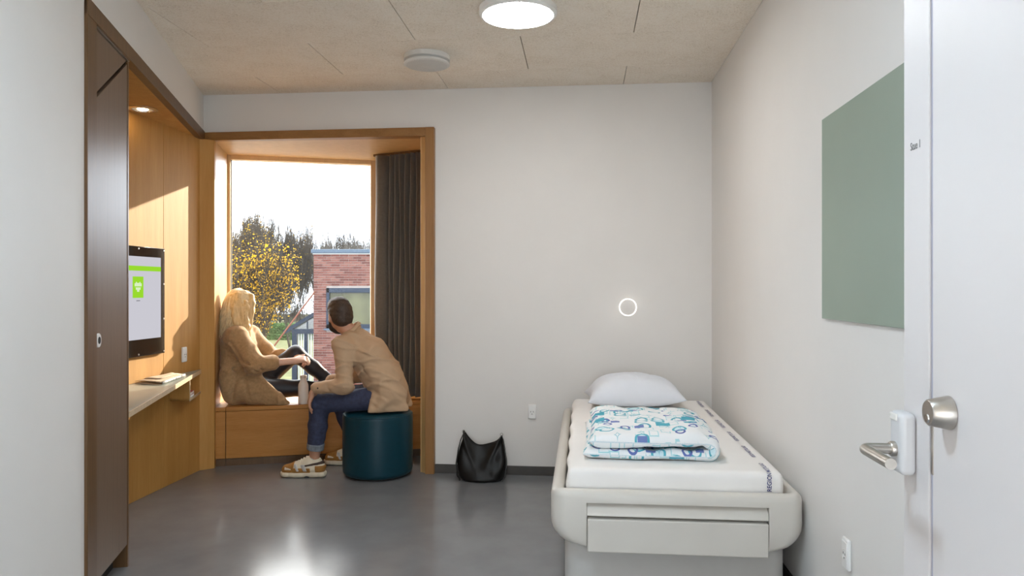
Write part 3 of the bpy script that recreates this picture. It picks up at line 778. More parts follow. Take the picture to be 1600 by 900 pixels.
# pillow
def pillow():
    c = px(989, 640, 4.62); P = Vector((c.x, 4.62))
    o = empty('pillow', (P.x, P.y, MZ1), AR+.05, 'plump pale blue-white pillow at the head of the bed', 'pillow')
    hx_, hy_ = .300, .225; n = 64
    pts = []
    def fn(s):
        def g(u, v):
            x, y = 2*u-1, 2*v-1
            ex = (1-abs(x)**3.2); ey = (1-abs(y)**2.6); t = (max(ex, 0)*max(ey, 0))**.52
            pinch = 1-.09*(1-abs(x)**3)*(abs(y)**4)-.0
            pin2 = 1-.10*(1-abs(y)**3)*(abs(x)**4)
            X, Y = x*hx_*pin2, y*hy_*pinch
            h = .180*t*(1+.12*math.cos(x*2.0+.2))
            z = h*(.78 if s else -.22)
            wv = sn(X, Y, 0, 11, 26)*.008+sn(X, Y, 0, 5, 55)*.004
            cr = -.006*math.exp(-((X+.06+.45*Y)/.010)**2)-.004*math.exp(-((X-.10-.3*Y)/.010)**2)+.004*math.exp(-((Y+.02-.05*X)/.012)**2)
            if s: z += (wv+cr)*t
            lift = .052*max(0, x-.35)**1.5*(1)+.012
            return (X, Y, z+.045*t**.0-.0+lift*.6 - .012)
        return g
    m = MB(); m.grid(fn(1), n, n); m.grid(fn(0), n, n)
    zmin = min(p[2] for p in m.v); m.v = [(x, y, max(z-zmin-.004, 0.0)) for x, y, z in m.v]
    c_ = build(m, 'pillowcase', 'pillow_cloth', o, smooth=180)
    bm = bmesh.new(); bm.from_mesh(c_.data); bmesh.ops.remove_doubles(bm, verts=bm.verts, dist=.002); bmesh.ops.recalc_face_normals(bm, faces=bm.faces); bm.to_mesh(c_.data); bm.free()
    c_.rotation_euler = (0, 0, 0)
pillow()
# folded quilt
def duvet():
    c = Vector((px(1019, 700, 3.10).x, 3.09)); P = c+E2*.37
    o = empty('folded_quilt', (P.x, P.y, MZ1+.001), AR, 'white quilt with teal and blue ring print folded on the bed', 'quilt')
    hw_, hd = .285, .375
    # section: lower layer from the open left end to the right fold, back over it as the upper layer
    path = []; t1, t2 = .044, .064
    zc1, zc2 = t1*.5+.001, t1+t2*.5+.001
    for k in range(26): path.append((-hw_+(2*hw_-.05)*k/25, zc1, t1))
    for k in range(1, 8):
        a = k/8*math.pi; path.append((hw_-.05+.034*math.sin(a), zc1+(zc2-zc1)*.5*(1-math.cos(a)), t1+(t2-t1)*k/8))
    for k in range(26): path.append((hw_-.05-(2*hw_-.075)*k/25, zc2, t2))
    L = [0]
    for i in range(1, len(path)): L.append(L[-1]+math.hypot(path[i][0]-path[i-1][0], path[i][1]-path[i-1][1]))
    nl = 60; ns = 14; m = MB(); uvs = []
    n = len(path)
    for j in range(nl):
        y = -hd+2*hd*j/(nl-1); e = min(1, (hd-abs(y))/.045); ek = math.sqrt(max(0, 1-(1-e)**2)) if e < 1 else 1
        for sd in (0, 1):
            for i, (x, z, th) in enumerate(path):
                a, b = path[max(0, i-1)], path[min(n-1, i+1)]; tx, tz = b[0]-a[0], b[1]-a[1]; l = math.hypot(tx, tz); nx_, nz_ = -tz/l, tx/l
                ends = min(1, min(L[i], L[-1]-L[i])/.025); ee = math.sqrt(max(0, 1-(1-ends)**2))
                h = th*.5*(.12+.88*ek*ee)
                q = abs(math.sin(math.pi*(y+hd)/.15))**.35*abs(math.sin(math.pi*(L[i]+.03)/.16))**.35
                wv = sn(x, y, z*3, 21+sd, 38)*.0045+sn(x, y, z*3, 25, 90)*.0026
                upper = (sd == 0 and i < 33-5) is False
                k = h*(.72+.34*q)+wv*ek*ee
                s = k if sd == 0 else -k
                top = .012*math.sin(3.1*x+1.0)*(1 if i > 33 else 0)+.008*math.cos(6*y+4*x)*(1 if i > 33 else 0)
                m.v.append((x+nx_*s+.012*sn(0, y, z, 31, 9)*(1 if abs(x) > .2 else 0), y+.014*sn(x, 0, z, 33, 8)*(abs(y)/hd)**3, max(.0005, z+nz_*s+top*ek)))
                uvs.append((L[i]+(5 if sd else 0), y))
    for j in range(nl-1):
        for sd in (0, 1):
            for i in range(n-1):
                a = (j*2+sd)*n+i; b = ((j+1)*2+sd)*n+i; m.f.append((a, a+1, b+1, b))
        for i in (0, n-1):
            a, b = (j*2)*n+i, (j*2+1)*n+i; c2, d2 = ((j+1)*2)*n+i, ((j+1)*2+1)*n+i; m.f.append((a, b, d2, c2))
    for j in (0, nl-1):
        for i in range(n-1):
            a, b = (j*2)*n+i, (j*2+1)*n+i; m.f.append((a, a+1, b+1, b))
    c_ = build(m, 'quilt_cover', 'quilt_print', o, smooth=180)
    uvl = c_.data.uv_layers.new(name='uv')
    for lp in c_.data.loops: uvl.data[lp.index].uv = uvs[lp.vertex_index]
duvet()

# ------------------------------------------------------------------ stool, bag, bottle
st = Vector((px(590.5, 0, 5.10).x, 5.10)); SR, SH = .243, .455
stool = empty('stool', (*st, 0), 0, 'dark teal round upholstered stool under the seated man', 'stool')
pr = [(.001, .012)]
for k in range(7): a = k/6*math.pi/2; pr.append((SR-.035+.033*math.sin(a), .012+.035*(1-math.cos(a))))
pr.append((SR, .20)); pr.append((SR-.001, SH-.05))
for k in range(8): a = k/7*math.pi/2; pr.append((SR-.035+.034*math.cos(a), SH-.045+.032*math.sin(a)))
pr += [(SR*.6, SH-.008), (SR*.3, SH-.004), (.001, SH-.003)]
bd = build(MB().lathe(pr, 72), 'upholstery', 'stool_vinyl', stool, smooth=60)
build(MB().tube([(SR*math.cos(a)-.005*math.cos(a), SR*math.sin(a)-.005*math.sin(a), SH-.030) for a in [2*math.pi*k/64 for k in range(65)]], .0035, 6), 'piping', 'stool_vinyl', stool, smooth=60)
build(MB().lathe([(.001, 0), (SR-.045, 0), (SR-.045, .02), (.001, .02)], 48), 'base', 'dark_gap', stool)

def bag():
    Yb = 4.93; c = Vector((px(753, 0, Yb).x, Yb))
    o = empty('handbag', (*c, 0), AR, 'slouchy black leather tote bag on the floor against the wall', 'bag')
    n, mm = 72, 30
    def fn(u, v):
        a = 2*math.pi*u; ca, sa = math.cos(a), math.sin(a)
        sx = math.copysign(abs(ca)**.75, ca); sy = math.copysign(abs(sa)**.8, sa)
        hwid = .150+.014*math.sin(math.pi*min(v*1.2, 1))-.026*max(0, v-.35)**1.1
        hdep = .075*(1-.80*v**1.2)*(1+.15*math.sin(6*v))
        if v < .08: k = math.sqrt(1-(1-v/.08)**2*.35); hwid *= k; hdep *= k
        x = sx*hwid; xx = x/.13
        ztop = .232+.078*min(1, abs(xx))**2.2+(.012 if x < 0 else -.006)*abs(xx)+.006*math.sin(40*x)
        z = ztop*v
        y = sy*hdep+.03*v
        fold = .012*sn(x, sy*.1, z, 41, 22)+.008*sn(x, sy*.1, z, 43, 48)
        vee = .018*math.exp(-((abs(x+.005)-.11*(z/.26))/.016)**2)*v*(1 if sy < 0 else 0)
        return (x+fold*.5*ca, y+(fold*1.2)*sy*(1-.6*v)-vee, max(z, .0)+.002)
    m = MB().grid(fn, n, mm, close_u=True)
    base = [i*mm for i in range(n)]; m.f.append(tuple(base[::-1]))
    bdy = build(m, 'body', 'leather_black', o, smooth=180)
    bdy.modifiers.new('t', 'SOLIDIFY').thickness = .004
    for s in (-1, 1):
        xs = .140*s
        p = [(xs*.93, .03, .308 if s < 0 else .295), (xs*1.03, .005, .275), (xs*1.12, -.015, .22), (xs*1.22, -.03, .12), (xs*1.16, -.045, .045), (xs*1.02, -.05, .010)]
        # smooth the strap line and give it a flat section
        q = []
        for i in range(len(p)-1):
            for k in range(5): q.append(Vector(p[i]).lerp(Vector(p[i+1]), k/5))
        q.append(Vector(p[-1]))
        sm = MB(); 
        for i, w_ in enumerate(q):
            t = (q[min(i+1, len(q)-1)]-q[max(i-1, 0)]).normalized(); sd = Vector((0, 1, 0)); nn = t.cross(sd).normalized()
            sm.v += [tuple(w_+sd*a+nn*b) for a, b in ((-.011, -.003), (.011, -.003), (.011, .003), (-.011, .003))]
        for i in range(len(q)-1):
            for k in range(4): a = i*4+k; b = i*4+(k+1)%4; sm.f.append((a, b, b+4, a+4))
        sm.f += [(0, 1, 2, 3), tuple(len(q)*4-4+k for k in range(4))]
        build(sm, 'strap', 'leather_black', o, smooth=60)
        build(MB().tube([(xs*.93+.009*math.cos(a), .03, (.322 if s < 0 else .306)+.010*math.sin(a)) for a in [2*math.pi*k/14 for k in range(15)]], .0025, 6), 'ring', 'steel', o, smooth=60)
bag()
bt = hit(474, B0+V*.043, V)
bo = empty('drinking_bottle', (*bt, .43), 0, 'cream drinking bottle standing on the window bench', 'bottle')
build(MB().lathe([(.001, 0), (.034, 0), (.0375, .004), (.038, .02), (.038, .128), (.036, .145), (.026, .168), (.022, .178), (.022, .196), (.001, .196)], 36), 'flask', 'bottle_cream', bo, smooth=50)
build(MB().lathe([(.001, .194), (.0245, .194), (.025, .197), (.025, .212), (.023, .215), (.001, .215)], 32), 'cap', 'bottle_cap', bo, smooth=40)

# ------------------------------------------------------------------ outdoors
GZ = -3.0
tag(build(MB().box(-60, 60, 6.6, 120, GZ-.3, GZ), 'ground', 'grass'), 'dry autumn lawn outside the window', 'ground', kind='structure')
tag(build(MB().prism([(-30, 7), (6, 7), (6, 20), (-6, 30), (-30, 46)], GZ, GZ+.01), 'path', 'gravel'), 'pale paved yard between the lawn and the brick annex', 'path', kind='structure')
YK = 20.0; XK = (490-800)/FPX*YK; ZT = zat(397, YK); BX1 = 7.0
bld = empty('brick_annex', (XK, YK, GZ), 0, 'red brick annex with flat roof and blue-grey coping', 'building')
def rel(m): m.v = [(x-XK, y-YK, z-GZ) for x, y, z in m.v]; return m
wx0, wx1, wz1, wz0 = (510-800)/FPX*YK, -1.2, zat(450, YK), zat(513, YK)
w_ = MB()
for a, b, c, d in ((XK+.002, wx0, GZ, ZT), (wx0, wx1, wz1, ZT), (wx0, wx1, GZ, wz0), (wx1, BX1, GZ, ZT)): w_.box(a, b, YK+.012, YK+.30, c, d)
w_.box(XK+.002, XK+.3, YK+.3, YK+4.5, GZ, ZT).box(BX1-.3, BX1, YK+.3, YK+4.5, GZ, ZT).box(XK, BX1, YK+4.2, YK+4.5, GZ, ZT)
build(rel(w_), 'wall', 'mortar', bld)
build(rel(MB().box(XK-.06, BX1+.06, YK-.07, YK+4.56, ZT+.02, ZT+.13)), 'coping', 'coping', bld, bevel=.02)
build(rel(MB().box(XK-.02, BX1+.02, YK-.02, YK+4.52, ZT-.005, ZT+.03)), 'coping', 'slat_white', bld)
f_ = MB(); t = .085
for a, b, c, d in ((wx0, wx0+t, wz0, wz1), (wx1-t, wx1, wz0, wz1), (wx0, wx1, wz1-.13, wz1), (wx0, wx1, wz0, wz0+.11)): f_.box(a, b, YK-.03, YK+.10, c, d)
fw = build(rel(f_), 'window_frame', 'navy_frame', bld, bevel=.008)
build(rel(MB().box(wx0+t, wx1-t, YK+.04, YK+.05, wz0+.1, wz1-.12)), 'pane', 'painted_reflection_pane', fw)
build(rel(MB().box(wx0-.05, wx1+.05, YK-.09, YK+.02, wz0-.05, wz0)), 'window_sill', 'coping', bld)
build(rel(MB().box(wx0, wx1, YK+.9, YK+.95, wz0-.5, wz1+.1)), 'room_backdrop_wall', 'far_interior', bld)
bm_ = []
for mt in ('brick_a', 'brick_b', 'brick_c'):
    for ln in (.228, .108): bm_.append(mesh_of('brick', *(lambda m: (m.v, m.f))(MB().box(0, ln, 0, .05, 0, .0535)), mt))
rb = random.Random(4); cnt = 0; more = MB(); row = 0; z = ZT-.0667
spots = []
while z > GZ:
    x = XK if row % 2 == 0 else XK-.12
    while x < BX1-.23:
        half = x < XK; x0 = XK if half else x; ln = .108 if half else .228
        if not (x0+ln > wx0-.0 and x0 < wx1 and z+.0535 > wz0-.05 and z < wz1): spots.append((x0, z, half))
        elif x0 < wx0-.05 and z+.0535 > wz0-.05 and z < wz1: spots.append((x0, z, True))
        x += .24
    z -= .0667; row += 1
vis = [s for s in spots if s[0] < -3.72 and s[1] > -1.42][:300]; vs_ = set(vis)
for x, z, half in spots:
    if (x, z, half) in vs_:
        o = link('brick', bm_[rb.randrange(3)*2+(1 if half else 0)], bld); o.location = (x-XK, rb.uniform(-.002, .002), z-GZ)
    else: more.box(x, x+(.108 if half else .228), YK, YK+.05, z, z+.0535)
bs = build(rel(more), 'brickwork', 'brick_a', bld); bs['kind'] = 'stuff'

# dark framed garden house behind the annex corner
YG = 25.0
gh = empty('garden_house', (px(456, 0, YG).x, YG, GZ), 0, 'dark blue framed glazed garden house beside the brick annex', 'garden house')
gx = px(456, 0, YG).x
def relg(m): m.v = [(x-gx, y-YG, z-GZ) for x, y, z in m.v]; return m
ze = zat(517, YG); gxr = px(463, 0, YG).x; gw = 2.6
xr_ = px(455, 0, YG).x+gw; zr_ = ze+gw*.62
for x in (gx, gx+.42, gx+.80, gx+gw*2-.1):
    build(relg(MB().box(x, x+(.17 if x == gx else .10), YG, YG+.12, GZ, ze+.02)), 'post', 'navy_frame', gh)
build(relg(MB().box(gx, gx+gw*2, YG-.02, YG+.14, ze-.10, ze+.06)), 'beam', 'navy_frame', gh)
for sgn in (0, 1):
    a = Vector((gx-.25 if sgn == 0 else gx+gw*2+.25, YG, ze-.10)); b = Vector((gx+gw, YG, zr_))
    d = (b-a); nn = Vector((-d.z, 0, d.x)).normalized()*(1 if sgn == 0 else -1)
    rb_ = MB(); h = .12
    rb_.add([a+Vector((0, 0, 0)), b, b+nn*h, a+nn*h, a+Vector((0, 4, 0)), b+Vector((0, 4, 0)), b+nn*h+Vector((0, 4, 0)), a+nn*h+Vector((0, 4, 0))], [(0,1,2,3),(7,6,5,4),(0,4,5,1),(1,5,6,2),(2,6,7,3),(3,7,4,0)])
    build(relg(rb_), 'roof_panel', 'navy_frame', gh)
for k in range(1, 5):
    x = gx+gw*k/5; build(relg(MB().box(x-.02, x+.02, YG+.03, YG+.08, ze, ze+gw*k/5*.66)), 'gable_bar', 'navy_frame', gh)
build(relg(MB().add([(gx, YG+.06, ze), (gx+gw*2, YG+.06, ze), (gx+gw, YG+.06, zr_)], [(0, 1, 2)])), 'gable_pane', 'house_glass', gh)
sl_ = MB(); x = gx+.2
while x < gx+gw*2-.1:
    sl_.box(x, x+.045, YG+.05, YG+.07, GZ, ze-.1); x += .085
q = build(relg(sl_), 'slat_screen', 'slat_white', gh); q['kind'] = 'stuff'
build(relg(MB().box(gx+.02, gx+gw*2, YG+3.9, YG+4.0, GZ, ze)), 'rear_wall', 'slat_white', gh)
# leaning pole
a = px(491, 457, YK-.08); b = px(428, 541, YK-.35); d = (b-a); k = (GZ-a.z)/d.z; e = a+d*k
lp = empty('leaning_pole', (e.x, e.y, GZ), 0, 'long thin rust-red pole leaning on the brick annex corner', 'pole')
build(MB().tube([e, a-d*.02], .024, 8), 'shaft', 'rust_red', lp, world=True, smooth=60)
build(MB().tube([e-Vector((0, 0, 0)), e+(a-e).normalized()*.12], .032, 8), 'ferrule', 'navy_frame', lp, world=True, smooth=60)

# trees
def tree(label, x, y, h, seed, spread, leaf=None, nleaf=0, lo=.25, bark='bark', stems=5, name='bare_tree', leafsize=.13, group='bare trees behind the lawn', depth=5, hw=None, low=False):
    rng = random.Random(seed); o = empty(name, (x, y, GZ), 0, label, 'tree', group)
    m = MB(); tips = []
    def seg(p, q, r0, r1):
        d = (q-p).normalized(); u = d.orthogonal().normalized(); v = d.cross(u); b = len(m.v)
        for c, r in ((p, r0), (q, r1)):
            for k in range(3):
                a = k*2.0944; m.v.append(tuple(c+(u*math.cos(a)+v*math.sin(a))*r))
        for k in range(3): m.f.append((b+k, b+(k+1)%3, b+3+(k+1)%3, b+3+k))
    def grow(p, d, L, r, lev):
        n = 3; 
        for i in range(n):
            d = (d+Vector((rng.uniform(-1, 1), rng.uniform(-1, 1), rng.uniform(-.3, .7)))*.13).normalized()
            q = p+d*(L/n); r1 = max(r*.82, .013); seg(p, q, r, r1)
            if lev < depth and (i > 0 or lev > 0 or low):
                for _ in range(2 if lev > 0 else 2):
                    dd = (d+Vector((rng.uniform(-1, 1), rng.uniform(-1, 1), rng.uniform(-.1, .6) if lev or i else rng.uniform(-1.2, -.5)))*(.62 if lev or i else 1.0)).normalized()
                    grow(q, dd, L*rng.uniform(.55, .74), r1*.55, lev+1) if rng.random() < (.95 if lev < 3 else .62) else None
            p, r = q, r1
        tips.append((p, lev))
    for s in range(stems):
        a = 2*math.pi*s/stems+rng.random(); d = Vector((math.cos(a)*spread, math.sin(a)*spread, 1)).normalized()
        grow(Vector((math.cos(a)*.15, math.sin(a)*.15, -.05)), d, h*.46*rng.uniform(.85, 1.1), .07+h*.004, 0)
    zt_ = max(v[2] for v in m.v); k = h/zt_
    hw_ = hw or (2.0 if nleaf else 2.4)                                 # crowns stay slim enough to stand beside their neighbours
    kx = min(k, hw_/max(abs(v[0]) for v in m.v)); ky = min(k, hw_/max(abs(v[1]) for v in m.v))
    m.v = [(a*kx, b*ky, c*k) for a, b, c in m.v]
    bo_ = build(m, 'branches', bark, o); bo_['kind'] = 'stuff'
    if nleaf:
        lm_ = MB(); tp = [Vector((p.x*kx, p.y*ky, p.z*k)) for p, l in tips if p.z*k > lo*h]
        for i in range(nleaf):
            p = rng.choice(tp)+Vector([max(-.3, min(.3, rng.gauss(0, .17))) for _ in range(3)])
            u = Vector((rng.gauss(0, 1), rng.gauss(0, 1), rng.gauss(0, 1))).normalized(); v = u.orthogonal().normalized(); s = leafsize*rng.uniform(.6, 1.3)
            lm_.add([p-u*s, p+v*s*.6, p+u*s, p-v*s*.6], [(0, 1, 2, 3)])
        lf = build(lm_, 'foliage', leaf, o); lf['kind'] = 'stuff'
def tx(x, Y): return (x-800)/FPX*Y
tree('yellow-leaved tree with golden autumn crown beyond the yard', tx(402, 33), 33, 6.5, 3, .38, 'leaf_yellow', 7500, .22, stems=6, name='yellow_tree', group='autumn trees', leafsize=.05)
tree('olive-yellow tree thinning out at the window edge', tx(368, 39.5), 39.5, 8.7, 5, .30, 'leaf_olive', 2600, .35, stems=6, name='yellow_tree', group='autumn trees', leafsize=.05)
tree('tall bare tree with fine upright twigs behind the yellow one', tx(395, 53), 53, 11.2, 8, .34, stems=6, depth=5)
tree('bare tree with a wide fan of twigs in the row centre', tx(455, 46.5), 46.5, 9.7, 12, .45, 'leaf_olive', 500, .2, stems=7, leafsize=.05)
tree('slender bare tree rising behind the garden house', tx(507, 53), 53, 9.0, 14, .40, stems=6, low=True)
tree('pale bare tree rising above the annex roof', tx(560, 40), 40, 8.2, 17, .42, bark='bark_grey', stems=8)
tree('bare tree at the far side of the annex roof', tx(625, 47), 47, 9.0, 19, .40, bark='bark_grey', stems=7)
tree('bare tree half hidden at the window reveal', tx(335, 46.5), 46.5, 9.6, 23, .36, 'leaf_olive', 1200, .3, stems=6, leafsize=.05)
tree('bare tree standing apart past the window reveal', -24.6, 42, 8.2, 29, .40, stems=6)
tree('bare tree at the far end of the hedge', -30.5, 50, 8.0, 31, .42, stems=6)
for k, (xp, Y, yt) in enumerate(((350, 69, 316), (435, 69, 312), (520, 69, 350), (605, 69, 342), (308, 77, 318), (392, 77, 306), (478, 77, 332), (562, 77, 344))):
    tree('slim bare tree in the wood behind the clipped hedge', tx(xp, Y), Y, 4.3+(450-yt)/FPX*Y, 40+k, .42, bark='bark' if k % 3 else 'bark_grey', stems=8, group='wood behind the hedge', hw=2.62 if Y < 70 else 2.9, low=Y < 70)
def hedge():
    o = empty('hedge', (-23, 61, GZ), 0, 'low clipped green hedge along the lawn', 'hedge')
    build(MB().box(-16, 14, -.5, .5, 0, 1.2), 'core', 'hedge_leaf', o)
    rng = random.Random(2); m = MB()
    for i in range(9000):
        f = rng.random(); p = Vector((rng.uniform(-16, 14), -.52-rng.random()*.1, rng.uniform(0, 1.25))) if f < .6 else Vector((rng.uniform(-16, 14), rng.uniform(-.5, .5), 1.2+rng.random()*.15))
        u = Vector((rng.gauss(0, 1), rng.gauss(0, 1), rng.gauss(0, 1))).normalized(); v = u.orthogonal().normalized(); s = rng.uniform(.05, .13)
        m.add([p-u*s, p+v*s*.6, p+u*s, p-v*s*.6], [(0, 1, 2, 3)])
    q = build(m, 'foliage', 'hedge_leaf', o); q['kind'] = 'stuff'
hedge()
# ------------------------------------------------------------------ people: implicit surfaces turned into one mesh each
class SDF:
    def __init__(s, lo, hi, res):
        s.lo = np.array(lo, float); s.res = res; n = np.ceil((np.array(hi)-s.lo)/res).astype(int)+1
        s.n = n; s.D = np.full(tuple(n), .5, np.float32); s.ax = [s.lo[i]+np.arange(n[i])*res for i in range(3)]
    def sub(s, lo, hi):
        a = np.clip(np.floor((np.array(lo)-s.lo)/s.res).astype(int), 0, s.n-1); b = np.clip(np.ceil((np.array(hi)-s.lo)/s.res).astype(int)+1, 1, s.n)
        sl = tuple(slice(int(a[i]), int(max(b[i], a[i]+1))) for i in range(3))
        X = s.ax[0][sl[0]][:, None, None]; Y = s.ax[1][sl[1]][None, :, None]; Z = s.ax[2][sl[2]][None, None, :]
        return sl, X, Y, Z
    def merge(s, sl, d, k):
        D = s.D[sl]
        if k <= 0: s.D[sl] = np.minimum(D, d); return
        h = np.clip(.5+.5*(d-D)/k, 0, 1); s.D[sl] = d+(D-d)*h-k*h*(1-h)
    def cone(s, a, b, ra, rb, k=.02, flat=None):
        """tapered limb; flat = (axis, factor) squeezes the section along an axis"""
        a, b = np.array(a, float), np.array(b, float); R = max(ra, rb)*(max(1, flat[1]) if flat else 1)+k+4*s.res
        sl, X, Y, Z = s.sub(np.minimum(a, b)-R, np.maximum(a, b)+R)
        ba = b-a; L = ba@ba+1e-12
        px_, py_, pz_ = X-a[0], Y-a[1], Z-a[2]
        h = np.clip((px_*ba[0]+py_*ba[1]+pz_*ba[2])/L, 0, 1)
        qx, qy, qz = px_-h*ba[0], py_-h*ba[1], pz_-h*ba[2]; sc = 1.0
        if flat:
            n = np.array(flat[0], float); n /= np.linalg.norm(n); t = (qx*n[0]+qy*n[1]+qz*n[2])*(1/flat[1]-1)
            qx, qy, qz = qx+n[0]*t, qy+n[1]*t, qz+n[2]*t; sc = min(1, flat[1])
        s.merge(sl, ((np.sqrt(qx*qx+qy*qy+qz*qz)-(ra+(rb-ra)*h))*sc).astype(np.float32), k); return s
    def _ell(s, c, r, M, pad):
        c, r = np.array(c, float), np.array(r, float); R = max(r)+pad+4*s.res
        sl, X, Y, Z = s.sub(c-R, c+R); x, y, z = X-c[0], Y-c[1], Z-c[2]
        if M is not None:
            m = np.array(M.to_3x3()).T; x, y, z = m[0][0]*x+m[0][1]*y+m[0][2]*z, m[1][0]*x+m[1][1]*y+m[1][2]*z, m[2][0]*x+m[2][1]*y+m[2][2]*z
        k0 = np.sqrt((x/r[0])**2+(y/r[1])**2+(z/r[2])**2); k1 = np.sqrt((x/r[0]**2)**2+(y/r[1]**2)**2+(z/r[2]**2)**2)+1e-9
        return sl, (k0*(k0-1)/k1).astype(np.float32)
    def ell(s, c, r, M=None, k=.02):
        sl, d = s._ell(c, r, M, k); s.merge(sl, d, k); return s
    def carve(s, c, r, M=None, k=.01):
        sl, d = s._ell(c, r, M, k); d = -d; D = s.D[sl]; h = np.clip(.5-.5*(d-D)/k, 0, 1); s.D[sl] = d+(D-d)*h+k*h*(1-h); return s
    def plane(s, p, n, k=.004):
        """keep the side the normal points away from"""
        n = np.array(n, float); n /= np.linalg.norm(n)
        X, Y, Z = s.ax[0][:, None, None], s.ax[1][None, :, None], s.ax[2][None, None, :]
        d = ((X-p[0])*n[0]+(Y-p[1])*n[1]+(Z-p[2])*n[2]).astype(np.float32); h = np.clip(.5-.5*(d-s.D)/k, 0, 1); s.D = d+(s.D-d)*h+k*h*(1-h); return s
    def chain(s, pts, rs, k=.02, flat=None):
        for i in range(len(pts)-1): s.cone(pts[i], pts[i+1], rs[i], rs[i+1], k, flat)
        return s
    def wrinkle(s, amp, freq, seed, stretch=(1, 1, 1), only=.05):
        m = np.abs(s.D) < only; I = np.nonzero(m); P = [s.ax[i][I[i]]*stretch[i] for i in range(3)]
        s.D[I] += (amp*snv(P, seed, freq)).astype(np.float32); return s
    def ridges(s, amp, freq, seed, stretch=(1, 1, 1), width=.16, only=.05, zone=None):
        m = np.abs(s.D) < only; I = np.nonzero(m); P = [s.ax[i][I[i]]*stretch[i] for i in range(3)]
        n = snv(P, seed, freq, 4); s.D[I] -= (amp*(np.exp(-(n/width)**2)-.3)).astype(np.float32); return s
    def crease(s, a, b, depth, width, reach=.05):
        a, b = np.array(a, float), np.array(b, float); R = width*3
        sl, X, Y, Z = s.sub(np.minimum(a, b)-R, np.maximum(a, b)+R); ba = b-a
        h = np.clip(((X-a[0])*ba[0]+(Y-a[1])*ba[1]+(Z-a[2])*ba[2])/(ba@ba+1e-12), 0, 1)
        d2 = (X-a[0]-h*ba[0])**2+(Y-a[1]-h*ba[1])**2+(Z-a[2]-h*ba[2])**2
        s.D[sl] += (depth*np.exp(-d2/width**2)).astype(np.float32); return s
    def mesh(s):
        D = s.D; nx, ny, nz = s.n; dims = (nx-1, ny-1, nz-1)
        S_ = D < 0; cid, pos = [], []; quads = []
        def flat(i, j, k): return (i*dims[1]+j)*dims[2]+k
        for ax in range(3):
            a = [slice(None)]*3; b = [slice(None)]*3; a[ax] = slice(0, -1); b[ax] = slice(1, None)
            I = np.nonzero(S_[tuple(a)] != S_[tuple(b)]); d0 = D[tuple(a)][I]; d1 = D[tuple(b)][I]; t = d0/(d0-d1)
            P = np.stack(I, 1).astype(float); P[:, ax] += t
            o = [(1, 2), (2, 0), (0, 1)][ax]; ok = np.ones(len(t), bool)
            for q in o: ok &= (I[q] >= 1) & (I[q] <= dims[q]-1)
            I = [x[ok] for x in I]; P = P[ok]; inside = d0[ok] < 0; cs = []
            for u, v in ((-1, -1), (0, -1), (0, 0), (-1, 0)):
                J = [x.copy() for x in I]; J[o[0]] += u; J[o[1]] += v; cs.append(flat(*J))
            for c in cs: cid.append(c); pos.append(P)
            Q = np.stack(cs, 1); Q[~inside] = Q[~inside][:, ::-1]; quads.append(Q)
        cid = np.concatenate(cid); pos = np.concatenate(pos); Q = np.concatenate(quads)
        u, inv = np.unique(cid, return_inverse=True); n = np.bincount(inv)
        V_ = np.stack([np.bincount(inv, pos[:, i])/n for i in range(3)], 1)*s.res+s.lo
        return V_, np.searchsorted(u, Q)
def sdf_obj(s, name, mat, parent, smooth_it=2):
    V_, Q = s.mesh()
    # a little relaxation takes the grid steps away
    if smooth_it:
        e = np.concatenate([Q[:, [0, 1]], Q[:, [1, 2]], Q[:, [2, 3]], Q[:, [3, 0]]]); e = np.concatenate([e, e[:, ::-1]])
        cnt = np.bincount(e[:, 0], minlength=len(V_))[:, None]
        for it in range(smooth_it):
            A = np.stack([np.bincount(e[:, 0], V_[e[:, 1], i], minlength=len(V_)) for i in range(3)], 1)/cnt; V_ = V_*.45+A*.55
    M = np.array(world_m(parent).inverted()); V_ = V_@M[:3, :3].T+M[:3, 3]
    me = bpy.data.meshes.new(name); me.vertices.add(len(V_)); me.vertices.foreach_set('co', V_.astype(np.float32).ravel())
    me.loops.add(len(Q)*4); me.loops.foreach_set('vertex_index', Q.astype(np.int32).ravel())
    me.polygons.add(len(Q)); me.polygons.foreach_set('loop_start', np.arange(0, len(Q)*4, 4, dtype=np.int32))
    me.update(calc_edges=True); me.validate()
    me.polygons.foreach_set('use_smooth', [True]*len(Q)); me.materials.append(MATS[mat]); me.update()
    return link(name, me, parent)
def frame(fwd, up=(0, 0, 1)):
    f = Vector(fwd).normalized(); u = Vector(up); u = (u-f*u.dot(f)).normalized(); r = f.cross(u)
    return Matrix((r, f, u)).transposed()           # columns: right, forward, up
def add_head(s, c, R, k=1.0):
    """skull, jaw, nose, lips, brows, ears and eye sockets round the head centre"""
    P = lambda x, y, z: tuple(Vector(c)+R @ (Vector((x, y, z))*k))
    M = R.to_4x4(); e = lambda p, r, kk=.012: s.ell(P(*p), tuple(q*k for q in r), M, kk)
    e((0, -.012, .030), (.074, .092, .086)); e((0, .018, -.015), (.062, .074, .086), .03)
    e((0, .052, -.078), (.036, .034, .030), .03); e((0, .022, -.066), (.052, .052, .040), .03)
    for sx in (-1, 1):
        e((sx*.034, .064, -.022), (.024, .020, .022), .02)
        s.carve(P(sx*.032, .090, .012), (.016*k, .014*k, .010*k), M, .012)
        e((sx*.030, .080, .028), (.022, .010, .006), .010)
        e((sx*.0755, -.006, -.008), (.009, .020, .032), .006); e((sx*.080, -.014, .004), (.007, .012, .022), .004)
    s.cone(P(0, .090, .010), P(0, .110, -.026), .0075*k, .0115*k, .010)
    e((.010, .098, -.032), (.008, .010, .007), .006); e((-.010, .098, -.032), (.008, .010, .007), .006)
    e((0, .086, -.055), (.022, .010, .006), .006); e((0, .085, -.064), (.019, .010, .006), .005)
    return P
